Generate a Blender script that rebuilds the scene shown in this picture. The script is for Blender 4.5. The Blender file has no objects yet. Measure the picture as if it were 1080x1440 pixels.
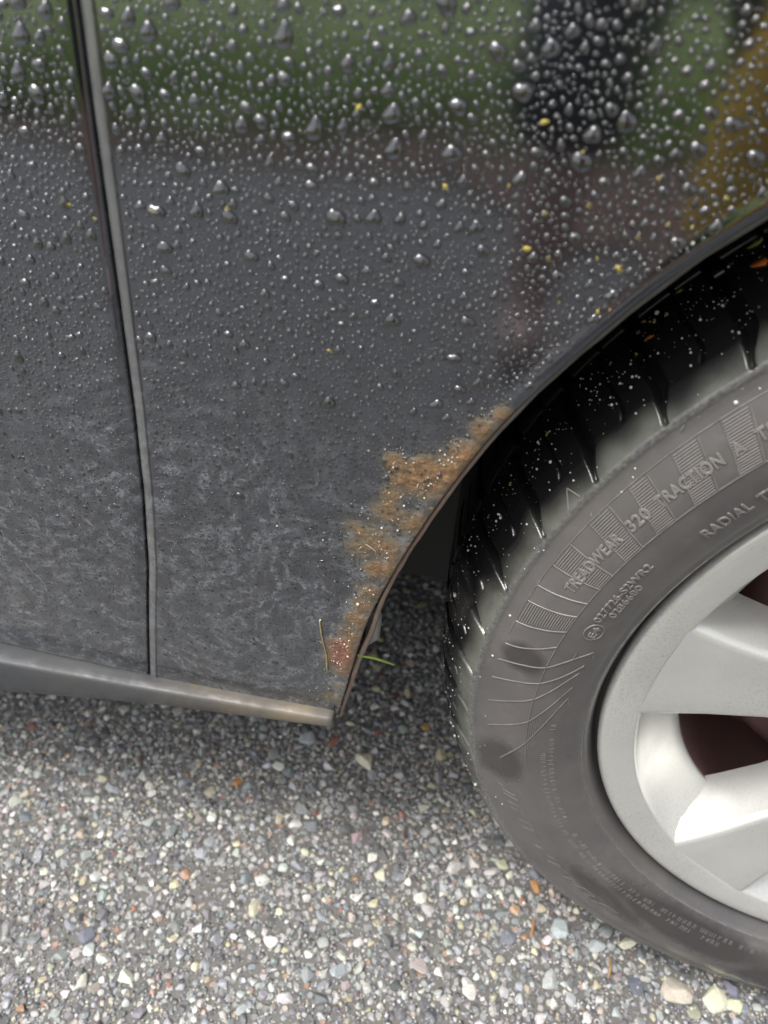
import bpy, math, random
import numpy as np
from mathutils import Vector, Matrix
RNG = np.random.default_rng(11)
random.seed(11)
S = bpy.context.scene
COL = S.collection
PI = math.pi

# ------------------------------------------------------------------ camera
cam = bpy.data.cameras.new('camera')
camo = bpy.data.objects.new('camera', cam)
COL.objects.link(camo)
Rr = Vector((0.980781, 0.192533, 0.031606)); Ru = Vector((-0.144151, 0.605884, 0.782384)); Rf = Vector((-0.131485, 0.771904, -0.621994))
M = Matrix((Rr, Ru, -Rf)).transposed().to_4x4()
M.translation = (-0.300375, -0.281879, 0.342647)
camo.matrix_world = M
cam.sensor_fit = 'VERTICAL'; cam.sensor_height = 36.0; cam.sensor_width = 27.0
cam.lens = 36 * 1082.4 / 1440
cam.clip_start = 0.01; cam.clip_end = 500
cam.dof.use_dof = True; cam.dof.focus_distance = 0.405; cam.dof.aperture_fstop = 7.8
S.camera = camo
# ------------------------------------------------------------------ sky and sun (overcast)
SUN_EL, SUN_AZ = math.radians(64), math.radians(228)      # azimuth measured clockwise from +y
w = bpy.data.worlds.new('World'); S.world = w; w.use_nodes = True
wn = w.node_tree.nodes; wl = w.node_tree.links
wn.clear()
sky = wn.new('ShaderNodeTexSky'); sky.sky_type = 'NISHITA'; sky.sun_disc = False
sky.sun_elevation = SUN_EL; sky.sun_rotation = SUN_AZ; sky.air_density = 1.0; sky.dust_density = 4.0; sky.ozone_density = 1.0
hs = wn.new('ShaderNodeHueSaturation'); hs.inputs['Saturation'].default_value = 0.34
bg = wn.new('ShaderNodeBackground'); bg.inputs['Strength'].default_value = 0.15
wo = wn.new('ShaderNodeOutputWorld')
wl.new(sky.outputs[0], hs.inputs['Color']); wl.new(hs.outputs[0], bg.inputs[0]); wl.new(bg.outputs[0], wo.inputs[0])
sun = bpy.data.lights.new('sun', 'SUN'); sun.energy = 1.2; sun.angle = math.radians(16); sun.color = (1.0, 0.98, 0.95)
suno = bpy.data.objects.new('sun', sun); COL.objects.link(suno)
sd = Vector((math.sin(SUN_AZ) * math.cos(SUN_EL), math.cos(SUN_AZ) * math.cos(SUN_EL), math.sin(SUN_EL)))
suno.rotation_euler = sd.to_track_quat('Z', 'Y').to_euler(); suno.location = (-2, -3, 5)
S.view_settings.view_transform = 'Standard'; S.view_settings.look = 'None'; S.view_settings.gamma = 1.0
S.view_settings.exposure = 1.05
S.cycles.max_bounces = 8; S.cycles.transmission_bounces = 6; S.cycles.use_denoising = True
GZ = -0.302        # ground height (wheel centre is the origin)

# ------------------------------------------------------------------ helpers
def mesh_np(name, V, F, smooth=True):
    V = np.asarray(V, np.float32).reshape(-1, 3); F = np.asarray(F, np.int32)
    n, k = F.shape
    me = bpy.data.meshes.new(name)
    me.vertices.add(len(V)); me.vertices.foreach_set('co', V.ravel())
    me.loops.add(n * k); me.loops.foreach_set('vertex_index', F.ravel())
    me.polygons.add(n)
    me.polygons.foreach_set('loop_start', np.arange(n, dtype=np.int32) * k)
    me.polygons.foreach_set('loop_total', np.full(n, k, np.int32))
    me.polygons.foreach_set('use_smooth', np.full(n, smooth, bool))
    me.update(calc_edges=True); me.validate()
    return me
def mesh_py(name, V, F, smooth=False):
    me = bpy.data.meshes.new(name); me.from_pydata([tuple(map(float, v)) for v in V], [], [tuple(map(int, f)) for f in F]); me.update()
    for p in me.polygons: p.use_smooth = smooth
    return me
def link(name, me, mat=None, parent=None):
    o = bpy.data.objects.new(name, me); COL.objects.link(o)
    if mat is not None and me is not None and not me.materials: me.materials.append(mat)
    if parent is not None: o.parent = parent
    return o
def empty(name, loc=(0, 0, 0), parent=None):
    o = bpy.data.objects.new(name, None); COL.objects.link(o); o.location = loc
    if parent is not None: o.parent = parent
    return o
def tag(o, label=None, cat=None, group=None, kind=None):
    if label: o['label'] = label
    if cat: o['category'] = cat
    if group: o['group'] = group
    if kind: o['kind'] = kind
    return o
def grid_faces(nu, nv, closeu=False):
    F = []
    iu = np.arange(nu if closeu else nu - 1)[:, None]; iv = np.arange(nv - 1)[None, :]
    a = iu * nv + iv; b = ((iu + 1) % nu) * nv + iv
    return np.stack([a, b, b + 1, a + 1], -1).reshape(-1, 4)
def sm(a, b, t):
    t = np.clip((t - a) / (b - a), 0, 1); return t * t * (3 - 2 * t)
def attr(me, name, vals):
    a = me.attributes.new(name, 'FLOAT', 'POINT'); a.data.foreach_set('value', np.asarray(vals, np.float32))
def col_attr(me, name, cols):
    a = me.color_attributes.new(name, 'FLOAT_COLOR', 'POINT')
    c = np.ones((len(cols), 4), np.float32); c[:, :3] = cols; a.data.foreach_set('color', c.ravel())
def tube_arrays(path, rad, seg=6):
    P = np.asarray(path, float); n = len(P); rad = np.broadcast_to(rad, n)
    T = np.gradient(P, axis=0); T /= np.linalg.norm(T, axis=1)[:, None] + 1e-12
    ref = np.array([0.31, 0.42, 0.85]); A = np.cross(T, ref); A /= np.linalg.norm(A, axis=1)[:, None]; B = np.cross(T, A)
    t = np.arange(seg) * 2 * PI / seg
    V = P[:, None] + rad[:, None, None] * (np.cos(t)[None, :, None] * A[:, None] + np.sin(t)[None, :, None] * B[:, None])
    V = V.reshape(-1, 3); F = []
    for i in range(n - 1):
        for j in range(seg):
            k = (j + 1) % seg; F.append((i * seg + j, i * seg + k, (i + 1) * seg + k, (i + 1) * seg + j))
    F.append(tuple(range(seg))[::-1]); F.append(tuple((n - 1) * seg + j for j in range(seg)))
    return V, F

# ------------------------------------------------------------------ materials
class NT:
    def __init__(s, name):
        s.m = bpy.data.materials.new(name); s.m.use_nodes = True
        s.t = s.m.node_tree; s.n = s.t.nodes; s.l = s.t.links
        s.b = s.n['Principled BSDF']; s.co = s.n.new('ShaderNodeTexCoord')
    def map(s, scale=(1, 1, 1), rot=(0, 0, 0)):
        m = s.n.new('ShaderNodeMapping'); m.inputs['Scale'].default_value = scale; m.inputs['Rotation'].default_value = rot
        s.l.new(s.co.outputs['Object'], m.inputs['Vector']); return m.outputs[0]
    def noise(s, scale, detail=4, rough=0.6, vec=None, dist=0.0):
        x = s.n.new('ShaderNodeTexNoise'); x.inputs['Scale'].default_value = scale; x.inputs['Detail'].default_value = detail
        x.inputs['Roughness'].default_value = rough; x.inputs['Distortion'].default_value = dist
        s.l.new(vec if vec is not None else s.co.outputs['Object'], x.inputs['Vector']); return x.outputs['Fac']
    def vor(s, scale, vec=None, feature='F1', out='Distance', rnd=1.0):
        x = s.n.new('ShaderNodeTexVoronoi'); x.feature = feature; x.inputs['Scale'].default_value = scale; x.inputs['Randomness'].default_value = rnd
        s.l.new(vec if vec is not None else s.co.outputs['Object'], x.inputs['Vector']); return x.outputs[out]
    def ramp(s, f, stops):
        r = s.n.new('ShaderNodeValToRGB'); e = r.color_ramp.elements
        while len(e) < len(stops): e.new(0.5)
        for k, (p, c) in enumerate(stops):
            e[k].position = p; e[k].color = (c, c, c, 1) if isinstance(c, (int, float)) else (*c, 1)
        s.l.new(f, r.inputs[0]); return r.outputs[0]
    def math(s, op, a, b=None, clamp=False):
        x = s.n.new('ShaderNodeMath'); x.operation = op; x.use_clamp = clamp
        for i, v in enumerate((a, b)):
            if v is None: continue
            if isinstance(v, (int, float)): x.inputs[i].default_value = v
            else: s.l.new(v, x.inputs[i])
        return x.outputs[0]
    def mix(s, f, a, b):
        x = s.n.new('ShaderNodeMix'); x.data_type = 'RGBA'
        for i, v in ((0, f), (6, a), (7, b)):
            if isinstance(v, (int, float)): x.inputs[i].default_value = v if i == 0 else (v, v, v, 1)
            elif isinstance(v, tuple): x.inputs[i].default_value = (*v, 1)
            else: s.l.new(v, x.inputs[i])
        return x.outputs[2]
    def attr(s, name, out='Fac'):
        a = s.n.new('ShaderNodeAttribute'); a.attribute_name = name; return a.outputs[out]
    def bump(s, h, strength=0.3, dist=0.001, prev=None):
        x = s.n.new('ShaderNodeBump'); x.inputs['Strength'].default_value = strength; x.inputs['Distance'].default_value = dist
        s.l.new(h, x.inputs['Height'])
        if prev is not None: s.l.new(prev, x.inputs['Normal'])
        return x.outputs[0]
    def set(s, **k):
        names = dict(color='Base Color', rough='Roughness', metal='Metallic', normal='Normal', coat='Coat Weight', coatr='Coat Roughness', spec='Specular IOR Level', trans='Transmission Weight', ior='IOR', sss='Subsurface Weight')
        for q, v in k.items():
            i = s.b.inputs[names[q]]
            if isinstance(v, (int, float)): i.default_value = v
            elif isinstance(v, tuple): i.default_value = (*v, 1)
            else: s.l.new(v, i)
        return s.m

def plain(name, color, rough=0.5, metal=0.0, var=0.15, scale=60, bump=0.15, bd=0.0005, **k):
    t = NT(name); n = t.noise(scale, 5)
    c0 = tuple(c * (1 - var) for c in color); c1 = tuple(min(1, c * (1 + var)) for c in color)
    t.set(color=t.mix(n, c0, c1), rough=rough, metal=metal, normal=t.bump(t.noise(scale * 3, 3), bump, bd), **k)
    return t.m

def paint_mat():
    t = NT('dark_grey_paint')
    # dried dirt film, wiped in streaks: patches of stretched noise in several directions
    sw = t.noise(7, 2)
    v1 = t.map((34, 34, 120), (0, 0.30, 0)); v2 = t.map((90, 40, 50), (0, 0.7, 0))
    def swirl(cx, cz, ka, kr, seed):
        sp = t.n.new('ShaderNodeSeparateXYZ'); t.l.new(t.co.outputs['Object'], sp.inputs[0])
        wob = t.math('MULTIPLY', t.math('SUBTRACT', t.noise(22, 2), 0.5), 0.05)
        dx = t.math('ADD', t.math('SUBTRACT', sp.outputs[0], cx), wob); dzz = t.math('SUBTRACT', sp.outputs[2], cz)
        ra = t.math('SQRT', t.math('ADD', t.math('MULTIPLY', dx, dx), t.math('MULTIPLY', dzz, dzz))); an = t.math('ARCTAN2', dzz, dx)
        cb = t.n.new('ShaderNodeCombineXYZ'); t.l.new(t.math('MULTIPLY', an, ka), cb.inputs[0]); t.l.new(t.math('MULTIPLY', ra, kr), cb.inputs[1]); cb.inputs[2].default_value = seed
        return t.noise(1.0, 4, 0.6, cb.outputs[0], 0.25)
    n1 = swirl(-0.405, 0.075, 7.0, 170, 1.7); n2 = swirl(-0.62, 0.16, 16.0, 170, 5.1); n3 = swirl(-0.30, -0.12, 24.0, 170, 9.3)
    st = t.mix(t.ramp(sw, [(0.44, 0.0), (0.54, 1.0)]), n1, n2)
    st = t.mix(t.ramp(t.noise(9, 2, 0.5, t.map((1, 1, 1), (0, 1.0, 0))), [(0.50, 0.0), (0.60, 1.0)]), st, n3)
    blot = t.noise(380, 5, 0.72, None, 0.4)
    film = t.math('MULTIPLY', t.ramp(st, [(0.44, 0.05), (0.60, 1.0)]), t.ramp(blot, [(0.38, 0.15), (0.64, 1.0)]))
    dirt = t.attr('dirt')
    film = t.math('MULTIPLY', film, dirt)
    wv = t.n.new('ShaderNodeVectorMath'); wv.operation = 'MULTIPLY_ADD'
    wn_ = t.n.new('ShaderNodeTexNoise'); wn_.inputs['Scale'].default_value = 420; t.l.new(t.co.outputs['Object'], wn_.inputs['Vector'])
    t.l.new(wn_.outputs['Color'], wv.inputs[0]); wv.inputs[1].default_value = (.0026, .0026, .0026); t.l.new(t.map((1, 1, 0.72), (0, 0.3, 0)), wv.inputs[2])
    spots = t.ramp(t.vor(235, wv.outputs[0]), [(0.20, 1.0), (0.33, 0.0)])
    spots = t.math('MULTIPLY', spots, dirt)
    base = t.mix(t.noise(900, 3), (0.098, 0.108, 0.126), (0.120, 0.131, 0.151))
    c = t.mix(film, base, (0.25, 0.268, 0.30))
    c = t.mix(t.math('MULTIPLY', spots, 0.65), c, (0.07, 0.073, 0.08))
    dust = t.attr('dust'); dn = t.ramp(t.noise(150, 5), [(0.3, 0.45), (0.7, 1.0)])
    dust = t.math('MULTIPLY', dust, dn)
    c = t.mix(dust, c, (0.115, 0.112, 0.105))
    # rust
    ru = t.attr('rust')
    rn = t.noise(330, 6, 0.72)
    rn2 = t.noise(90, 4, 0.6)
    e = t.math('ADD', ru, t.math('MULTIPLY', t.math('SUBTRACT', t.math('ADD', t.math('MULTIPLY', rn, 0.22), t.math('MULTIPLY', rn2, 0.78)), 0.5), 1.5))
    halo = t.ramp(e, [(0.02, 0.0), (0.95, 0.85)])
    gate = t.ramp(ru, [(0.03, 0.0), (0.40, 1.0)])
    halo = t.math('MULTIPLY', halo, gate)
    core = t.math('MULTIPLY', t.ramp(e, [(0.38, 0.0), (1.0, 0.95)]), gate)
    rustc = t.mix(t.ramp(rn, [(0.35, 0.0), (0.65, 1.0)]), (0.095, 0.058, 0.036), (0.34, 0.20, 0.085))
    rustc = t.mix(t.attr('red'), rustc, t.mix(rn, (0.13, 0.05, 0.04), (0.33, 0.14, 0.09)))
    c = t.mix(halo, c, (0.215, 0.165, 0.070))
    c = t.mix(core, c, rustc)
    film_r = t.mix(dirt, t.ramp(t.noise(45, 4), [(0.35, 0.07), (0.65, 0.14)]), t.ramp(film, [(0.0, 0.12), (1.0, 0.40)]))
    rough = t.mix(t.math('MAXIMUM', halo, dust), film_r, 0.6)
    metal = t.math('SUBTRACT', t.math('SUBTRACT', 0.95, t.math('MULTIPLY', film, 0.55)), t.math('MAXIMUM', halo, dust), True)
    bl = t.bump(t.math('MULTIPLY', blot, dirt), 0.10, 0.0006)
    bl = t.bump(t.math('MULTIPLY', rn, core), 0.9, 0.0014, bl)
    bl = t.bump(t.math('MULTIPLY', t.noise(170, 3), halo), 0.8, 0.003, bl)
    bl = t.bump(spots, 0.25, 0.0004, bl)
    return t.set(color=c, rough=rough, metal=metal, normal=bl, coat=t.math('SUBTRACT', 0.9, halo, True), coatr=0.09)

def sill_mat():
    t = NT('sill_plastic')
    n = t.noise(40, 5); g = t.noise(14, 4, 0.6)
    sx = t.n.new('ShaderNodeSeparateXYZ'); t.l.new(t.co.outputs['Object'], sx.inputs[0])
    right = t.ramp(t.math('ADD', sx.outputs[0], 0.9), [(0.40, 0.0), (0.47, 1.0)])
    c = t.mix(n, (0.030, 0.033, 0.037), (0.052, 0.055, 0.060))
    stain = t.math('MULTIPLY', t.ramp(g, [(0.38, 0.0), (0.62, 1.0)]), t.math('ADD', t.math('MULTIPLY', right, 0.85), 0.10))
    c = t.mix(stain, c, (0.155, 0.125, 0.08))
    c = t.mix(t.math('MULTIPLY', t.ramp(t.noise(55, 5), [(0.55, 0.0), (0.7, 0.8)]), right), c, (0.19, 0.11, 0.045))
    return t.set(color=c, rough=t.ramp(t.noise(90, 5), [(0.3, 0.32), (0.7, 0.62)]), metal=0.0, normal=t.bump(t.noise(260, 5, 0.7), 0.35, 0.0006))

def tyre_mat():
    t = NT('tyre_rubber')
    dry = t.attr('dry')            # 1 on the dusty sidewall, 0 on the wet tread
    wet = t.attr('wet')
    n = t.noise(45, 5, 0.65); f = t.noise(420, 4, 0.7)
    c = t.mix(n, (0.086, 0.079, 0.075), (0.135, 0.125, 0.119))
    c = t.mix(t.ramp(t.noise(16, 3), [(0.40, 0.0), (0.62, 0.55)]), c, (0.070, 0.069, 0.070))
    c = t.mix(t.ramp(t.noise(90, 6, 0.7), [(0.52, 0.0), (0.80, 0.30)]), c, (0.17, 0.16, 0.155))
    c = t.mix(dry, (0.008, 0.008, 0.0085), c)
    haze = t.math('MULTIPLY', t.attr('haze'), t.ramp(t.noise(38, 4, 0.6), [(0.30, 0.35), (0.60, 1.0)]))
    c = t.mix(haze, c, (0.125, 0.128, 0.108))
    w2 = t.ramp(t.math('ADD', wet, t.math('MULTIPLY', t.math('SUBTRACT', t.noise(60, 4, 0.55), 0.5), 0.5)), [(0.26, 0.0), (0.62, 0.85)])
    c = t.mix(w2, c, (0.034, 0.031, 0.030))
    scuff = t.math('MULTIPLY', t.attr('scuff'), t.ramp(f, [(0.38, 0.1), (0.62, 1.0)]))
    c = t.mix(scuff, c, (0.21, 0.21, 0.20))
    r = t.mix(dry, 0.23, t.ramp(n, [(0.3, 0.27), (0.7, 0.40)]))
    r = t.mix(w2, r, 0.13)
    return t.set(color=c, rough=r, normal=t.bump(f, 0.06, 0.0004), spec=0.6)

def rib_mat():
    t = NT('moulded_rib'); n = t.noise(160, 4)
    return t.set(color=t.mix(t.ramp(n, [(0.35, 0.0), (0.65, 1.0)]), (0.105, 0.098, 0.093), (0.165, 0.155, 0.148)), rough=0.4)  # slightly paler than the tyre: light catching the raised ribs is in the colour
def rubber_mark_mat():
    t = NT('raised_rubber'); n = t.noise(160, 4)
    return t.set(color=t.mix(n, (0.135, 0.126, 0.120), (0.19, 0.178, 0.17)), rough=0.34)  # paler than the tyre, so the light on raised letter edges is painted in

def stone_mat():
    t = NT('aggregate_stone')
    c = t.attr('tint', 'Color'); n = t.noise(600, 4, 0.65)
    c2 = t.mix(t.ramp(n, [(0.3, 0.25), (0.7, 0.0)]), c, (0.05, 0.048, 0.045))
    return t.set(color=c2, rough=t.ramp(n, [(0.3, 0.25), (0.7, 0.5)]), normal=t.bump(n, 0.3, 0.0008))
def stone_obj_mat():
    t = NT('loose_stone')
    oi = t.n.new('ShaderNodeObjectInfo'); n = t.noise(3.0, 4, 0.65)
    c2 = t.mix(t.ramp(n, [(0.32, 0.3), (0.66, 0.0)]), oi.outputs['Color'], (0.10, 0.095, 0.085))
    return t.set(color=c2, rough=t.ramp(n, [(0.3, 0.28), (0.7, 0.5)]), normal=t.bump(t.noise(6, 5), 0.25, 0.05))

def asphalt_mat():
    t = NT('asphalt')
    v = t.vor(170, None, 'F1', 'Color'); d = t.vor(170)
    sep = t.n.new('ShaderNodeSeparateColor'); t.l.new(v, sep.inputs[0])
    g = t.ramp(sep.outputs[0], [(0.0, (0.07, 0.07, 0.072)), (0.35, (0.16, 0.16, 0.165)), (0.7, (0.30, 0.30, 0.29)), (0.92, (0.45, 0.44, 0.40)), (1.0, (0.33, 0.17, 0.10))])
    m = t.ramp(d, [(0.36, 1.0), (0.52, 0.0)])
    c = t.mix(m, t.mix(t.noise(700, 5, 0.7), (0.06, 0.057, 0.052), (0.19, 0.18, 0.165)), g)
    return t.set(color=c, rough=0.55, normal=t.bump(m, 0.6, 0.003))

MAT = {}
MAT['paint'] = paint_mat(); MAT['sill'] = sill_mat(); MAT['tyre'] = tyre_mat(); MAT['mark'] = rubber_mark_mat(); MAT['rib'] = rib_mat()
MAT['stone'] = stone_mat(); MAT['stoneobj'] = stone_obj_mat(); MAT['asphalt'] = asphalt_mat()
def rim_mat():
    t = NT('silver_alloy'); n = t.noise(30, 5, 0.65); f = t.noise(700, 4, 0.7); big = t.noise(12, 3)
    c = t.mix(n, (0.53, 0.53, 0.50), (0.62, 0.62, 0.585))
    dustm = t.math('MULTIPLY', t.ramp(f, [(0.50, 0.0), (0.74, 0.6)]), t.ramp(big, [(0.40, 0.15), (0.65, 1.0)]))
    c = t.mix(dustm, c, (0.26, 0.23, 0.19))
    return t.set(color=c, rough=t.ramp(n, [(0.3, 0.30), (0.7, 0.45)]), metal=0.40, normal=t.bump(f, 0.05, 0.0004), coat=0.3, coatr=0.12)
MAT['rim'] = rim_mat()
MAT['black'] = plain('black_plastic', (0.012, 0.012, 0.012), 0.6, 0, 0.3, 80)
MAT['liner'] = plain('arch_liner_felt', (0.010, 0.010, 0.010), 0.75, 0, 0.4, 120, 0.5, 0.002)
MAT['drum'] = plain('rusty_drum', (0.20, 0.115, 0.105), 0.42, 0.25, 0.35, 30, 0.3, 0.002)
MAT['grit'] = plain('pale_grit', (0.62, 0.60, 0.55), 0.45, 0, 0.15, 300)
def flange_mat():
    t = NT('rusty_flange'); n = t.noise(120, 5, 0.7)
    sx = t.n.new('ShaderNodeSeparateXYZ'); t.l.new(t.co.outputs['Object'], sx.inputs[0])
    low = t.ramp(t.math('ADD', sx.outputs[2], 0.3), [(0.44, 1.0), (0.50, 0.0)])
    dark = t.mix(n, (0.05, 0.05, 0.046), (0.11, 0.11, 0.10)); rst = t.mix(n, (0.10, 0.065, 0.05), (0.27, 0.20, 0.165))
    return t.set(color=t.mix(low, dark, rst), rough=0.55, normal=t.bump(t.noise(500, 4), 0.5, 0.001))
MAT['flange'] = flange_mat()
def water_mat():
    t = NT('water'); 
    t.b.inputs['Coat IOR'].default_value = 1.7
    return t.set(color=(0.30, 0.31, 0.32), rough=0.02, ior=1.333, trans=1.0, coat=1.0, coatr=0.09)  # grey tint darkens drops, standing in for reflection lost on the wetted paint
MAT['water'] = water_mat()

# ------------------------------------------------------------------ body surface
def yb(x, z):
    dz = z - 0.27
    return -0.012 + 0.20 * dz * dz * np.where(dz < 0, 1.0, 0.6) + 0.10 * (x + 0.35) ** 2
def nb(x, z):
    e = 1e-4
    gx = (yb(x + e, z) - yb(x - e, z)) / (2 * e); gz = (yb(x, z + e) - yb(x, z - e)) / (2 * e)
    n = np.stack([gx, -np.ones_like(gx), gz], -1)
    return n / np.linalg.norm(n, axis=-1)[..., None]
ARCH_L = np.array([[-0.3748, -0.0588], [-0.3689, -0.0295], [-0.3639, -0.0018], [-0.3594, 0.0232], [-0.3534, 0.0482], [-0.3468, 0.0679], [-0.3394, 0.0904], [-0.3301, 0.1138], [-0.3215, 0.135], [-0.3122, 0.1546], [-0.3036, 0.1725], [-0.2964, 0.1839], [-0.2873, 0.1979], [-0.2786, 0.2101], [-0.2683, 0.2237], [-0.2586, 0.2361], [-0.2493, 0.2468], [-0.2402, 0.2559], [-0.2263, 0.2688]])
_a = np.radians(np.linspace(127, 90, 12)); _r = np.linspace(0.3516, 0.352, 12)
ARCH_L = np.vstack([ARCH_L, np.stack([_r * np.cos(_a), _r * np.sin(_a)], 1)])
ARCH_R = ARCH_L[::-1][1:] * [-1, 1]
ARCH = np.vstack([ARCH_L, ARCH_R])
def resample(P, n, smooth=0):
    P = np.asarray(P, float)
    s = np.r_[0, np.cumsum(np.linalg.norm(np.diff(P, axis=0), axis=1))]
    t = np.linspace(0, s[-1], n)
    Q = np.stack([np.interp(t, s, P[:, k]) for k in range(P.shape[1])], 1)
    for _ in range(smooth): Q[1:-1] = (Q[:-2] + 2 * Q[1:-1] + Q[2:]) / 4
    return Q
NA = 560
ARC = resample(ARCH, NA, 60)
CREST = np.array([[-0.4969, -0.061], [-0.4839, 0.0007], [-0.4724, 0.054], [-0.4638, 0.1075], [-0.458, 0.159], [-0.4538, 0.2139], [-0.4513, 0.253], [-0.4496, 0.2839], [-0.4477, 0.3147], [-0.445, 0.36], [-0.442, 0.40]])
def crest_x(z): return np.interp(z, CREST[:, 1], CREST[:, 0])
DOORE = CREST - [0.0071, 0.0]
TOPZ = 0.40

car = tag(empty('car', (0, 0, GZ)), 'dark grey car with wet dirty side panels, rusty wheel arch and silver wheel', 'car')
def cpart(name, me, mat): 
    o = link(name, me, mat, car); o.location = (0, 0, -GZ); return o

# fender
half = NA // 2
nl = int(half * 0.62)
left = resample(CREST[CREST[:, 1] <= TOPZ], nl, 4)
topc = np.stack([np.linspace(left[-1, 0], 0, half - nl + 1)[1:], np.full(half - nl, TOPZ)], 1)
outer_l = np.vstack([left, topc])
for _ in range(0): pass
outer_r = np.vstack([np.stack([np.linspace(0, 0.46, NA - half - nl + 1)[1:], np.full(NA - half - nl, TOPZ)], 1), np.stack([np.full(nl, 0.46), np.linspace(TOPZ, -0.058, nl)], 1)])
OUT = np.vstack([outer_l, outer_r])
NT_ = 150
tt = np.linspace(0, 1, NT_)
XZ = OUT[:, None, :] * (1 - tt)[None, :, None] + ARC[:, None, :] * tt[None, :, None]
Y = yb(XZ[..., 0], XZ[..., 1])
V = np.stack([XZ[..., 0], Y, XZ[..., 1]], -1)
# arch edge: small outward hem bead just before the edge, then a return flange inwards
dist = np.linalg.norm(XZ - ARC[:, None, :], axis=-1)
V[..., 1] += -0.0005 * np.exp(-((dist - 0.003) / 0.0022) ** 2)
ret = []
for d_in, d_y in ((0.0004, 0.0006), (0.0007, 0.0018), (0.0008, 0.010)):
    c = ARC / np.linalg.norm(ARC, axis=1)[:, None]
    p = ARC - c * d_in
    ret.append(np.stack([p[:, 0], yb(p[:, 0], p[:, 1]) + d_y, p[:, 1]], 1)[:, None, :])
# rear edge: rolled hem along the door gap (only where the outer line is the gap), elsewhere a fold inwards
roll = []
RR = 0.0056
isl = np.zeros(NA); isl[:nl] = 1
for a in np.radians(np.linspace(95, 8, 9)):
    dx = -RR * math.cos(a); dy = 0.0030 * (1 - math.sin(a))
    p = OUT.copy(); q = np.zeros((NA, 3))
    q[:, 0] = OUT[:, 0] + dx * isl; q[:, 2] = OUT[:, 1] + (1 - isl) * (-dx) * (OUT[:, 1] > 0.39); q[:, 1] = yb(OUT[:, 0], OUT[:, 1]) + dy - 0.0004 * math.sin(a)
    roll.append(q)
q = roll[-1].copy(); q[:, 1] += 0.02; roll.append(q)
roll = np.stack(roll[::-1], 1)
V = np.concatenate([roll, V] + ret, 1)
nv = V.shape[1]
fme = mesh_np('front_fender', V.reshape(-1, 3), grid_faces(NA, nv)[:, ::-1])
RUST = [(-0.343, .1521, .0045, .8, .3), (-0.3405, .143, .005, .55, .1), (-0.3360, .142, .008, .75, 0), (-0.3286, .1459, .010, 1.0, .1), (-0.3200, .149, .009, 1.0, .15), (-0.3130, .160, .007, .9, .2), (-0.3067, .1735, .0055, .95, .2), (-0.2995, .182, .0045, .7, .1), (-0.3420, .130, .007, .8, 0), (-0.3450, .122, .007, .85, .1), (-0.3335, .118, .007, .8, .3),
        (-0.3606, .1076, .007, .62, 0), (-0.3590, .096, .008, .6, 0), (-0.350, .108, .008, .6, .0), (-0.344, .098, .008, .9, .3), (-0.3480, .082, .007, .95, .3), (-0.354, .066, .007, .7, .1), (-0.3570, .052, .007, .75, .2), (-0.360, .040, .007, .85, .3), (-0.3640, .028, .007, .7, .4),
        (-0.3719, .0140, .0065, 1.05, 1), (-0.3690, .006, .008, 1.1, 1), (-0.3730, .000, .006, .9, 1), (-0.3690, -.010, .006, .9, 1), (-0.3670, .018, .006, 1.0, .7), (-0.3735, -.026, .006, .5, .3), (-0.378, -.042, .008, .5, .1)]
def blobs(x, z, L):
    r = np.zeros_like(x); rd = np.zeros_like(x)
    for bx, bz, br, k, red in L:
        g = k * np.exp(-(((x - bx) ** 2 + (z - bz) ** 2) / (br * br * 1.6)))
        r = np.maximum(r, g) + 0.22 * np.minimum(r, g); rd = np.maximum(rd, red * np.exp(-(((x - bx) ** 2 + (z - bz) ** 2) / (br * br * 1.4))))
    return r, rd
fx, fz = V[..., 0].ravel(), V[..., 2].ravel()
ru, rd = blobs(fx, fz, RUST)
ax = np.full(fx.shape, 9.0)
for q in ARC[::4]: ax = np.minimum(ax, (fx - q[0]) ** 2 + (fz - q[1]) ** 2)
ax = np.sqrt(ax)
ru = np.maximum(ru, np.exp(-(ax / 0.0022) ** 2) * 0.75 * sm(0.185, 0.15, fz) * (fx < 0))
ru = ru * (1 - .75 * np.exp(-(((fx + 0.336) / .006) ** 2 + ((fz - .1285) / .004) ** 2)))
dustv = np.zeros(V.shape[:2]); dustv[:nl, :9] = .85; dustv[:nl, 9] = .5; dustv[:nl, 10] = .2; dustv = dustv.ravel()
dustv = np.maximum(dustv, .5 * np.exp(-((fz + .062) / .006) ** 2) * (fx < -.3))
attr(fme, 'dust', dustv)
attr(fme, 'rust', ru); attr(fme, 'red', rd)
def dirt_f(x, z): return np.clip(sm(0.245, 0.09, z + .02 * np.sin(x * 31)), 0, 1)
attr(fme, 'dirt', dirt_f(fx, fz))
cpart('front_fender', fme, MAT['paint'])

# door
ND = 120
dz = np.linspace(-0.058, TOPZ, ND)
de = np.interp(dz, DOORE[:, 1], DOORE[:, 0])
us = np.r_[np.linspace(0, 0.1, 12)[:-1], np.linspace(0.1, 1, 60)]
DX = de[:, None] + (-1.55 - de[:, None]) * us[None, :]
DV = np.stack([DX, yb(np.maximum(DX, -0.75), np.broadcast_to(dz[:, None], DX.shape)), np.broadcast_to(dz[:, None], DX.shape)], -1)
fr = []
for d_x, d_y in ((0.0006, 0.0007), (0.0009, 0.002), (0.0009, 0.03)):
    p = DV[:, :1].copy(); p[..., 0] += d_x; p[..., 1] += d_y; fr.append(p)
DV = np.concatenate(fr[::-1] + [DV], 1)
low = []
for d_z, d_y in ((-0.0006, 0.0007), (-0.001, 0.002), (-0.001, 0.03)):
    p = DV[:1].copy(); p[..., 2] += d_z; p[..., 1] += d_y; low.append(p)
DV = np.concatenate(low[::-1] + [DV], 0)
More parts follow.
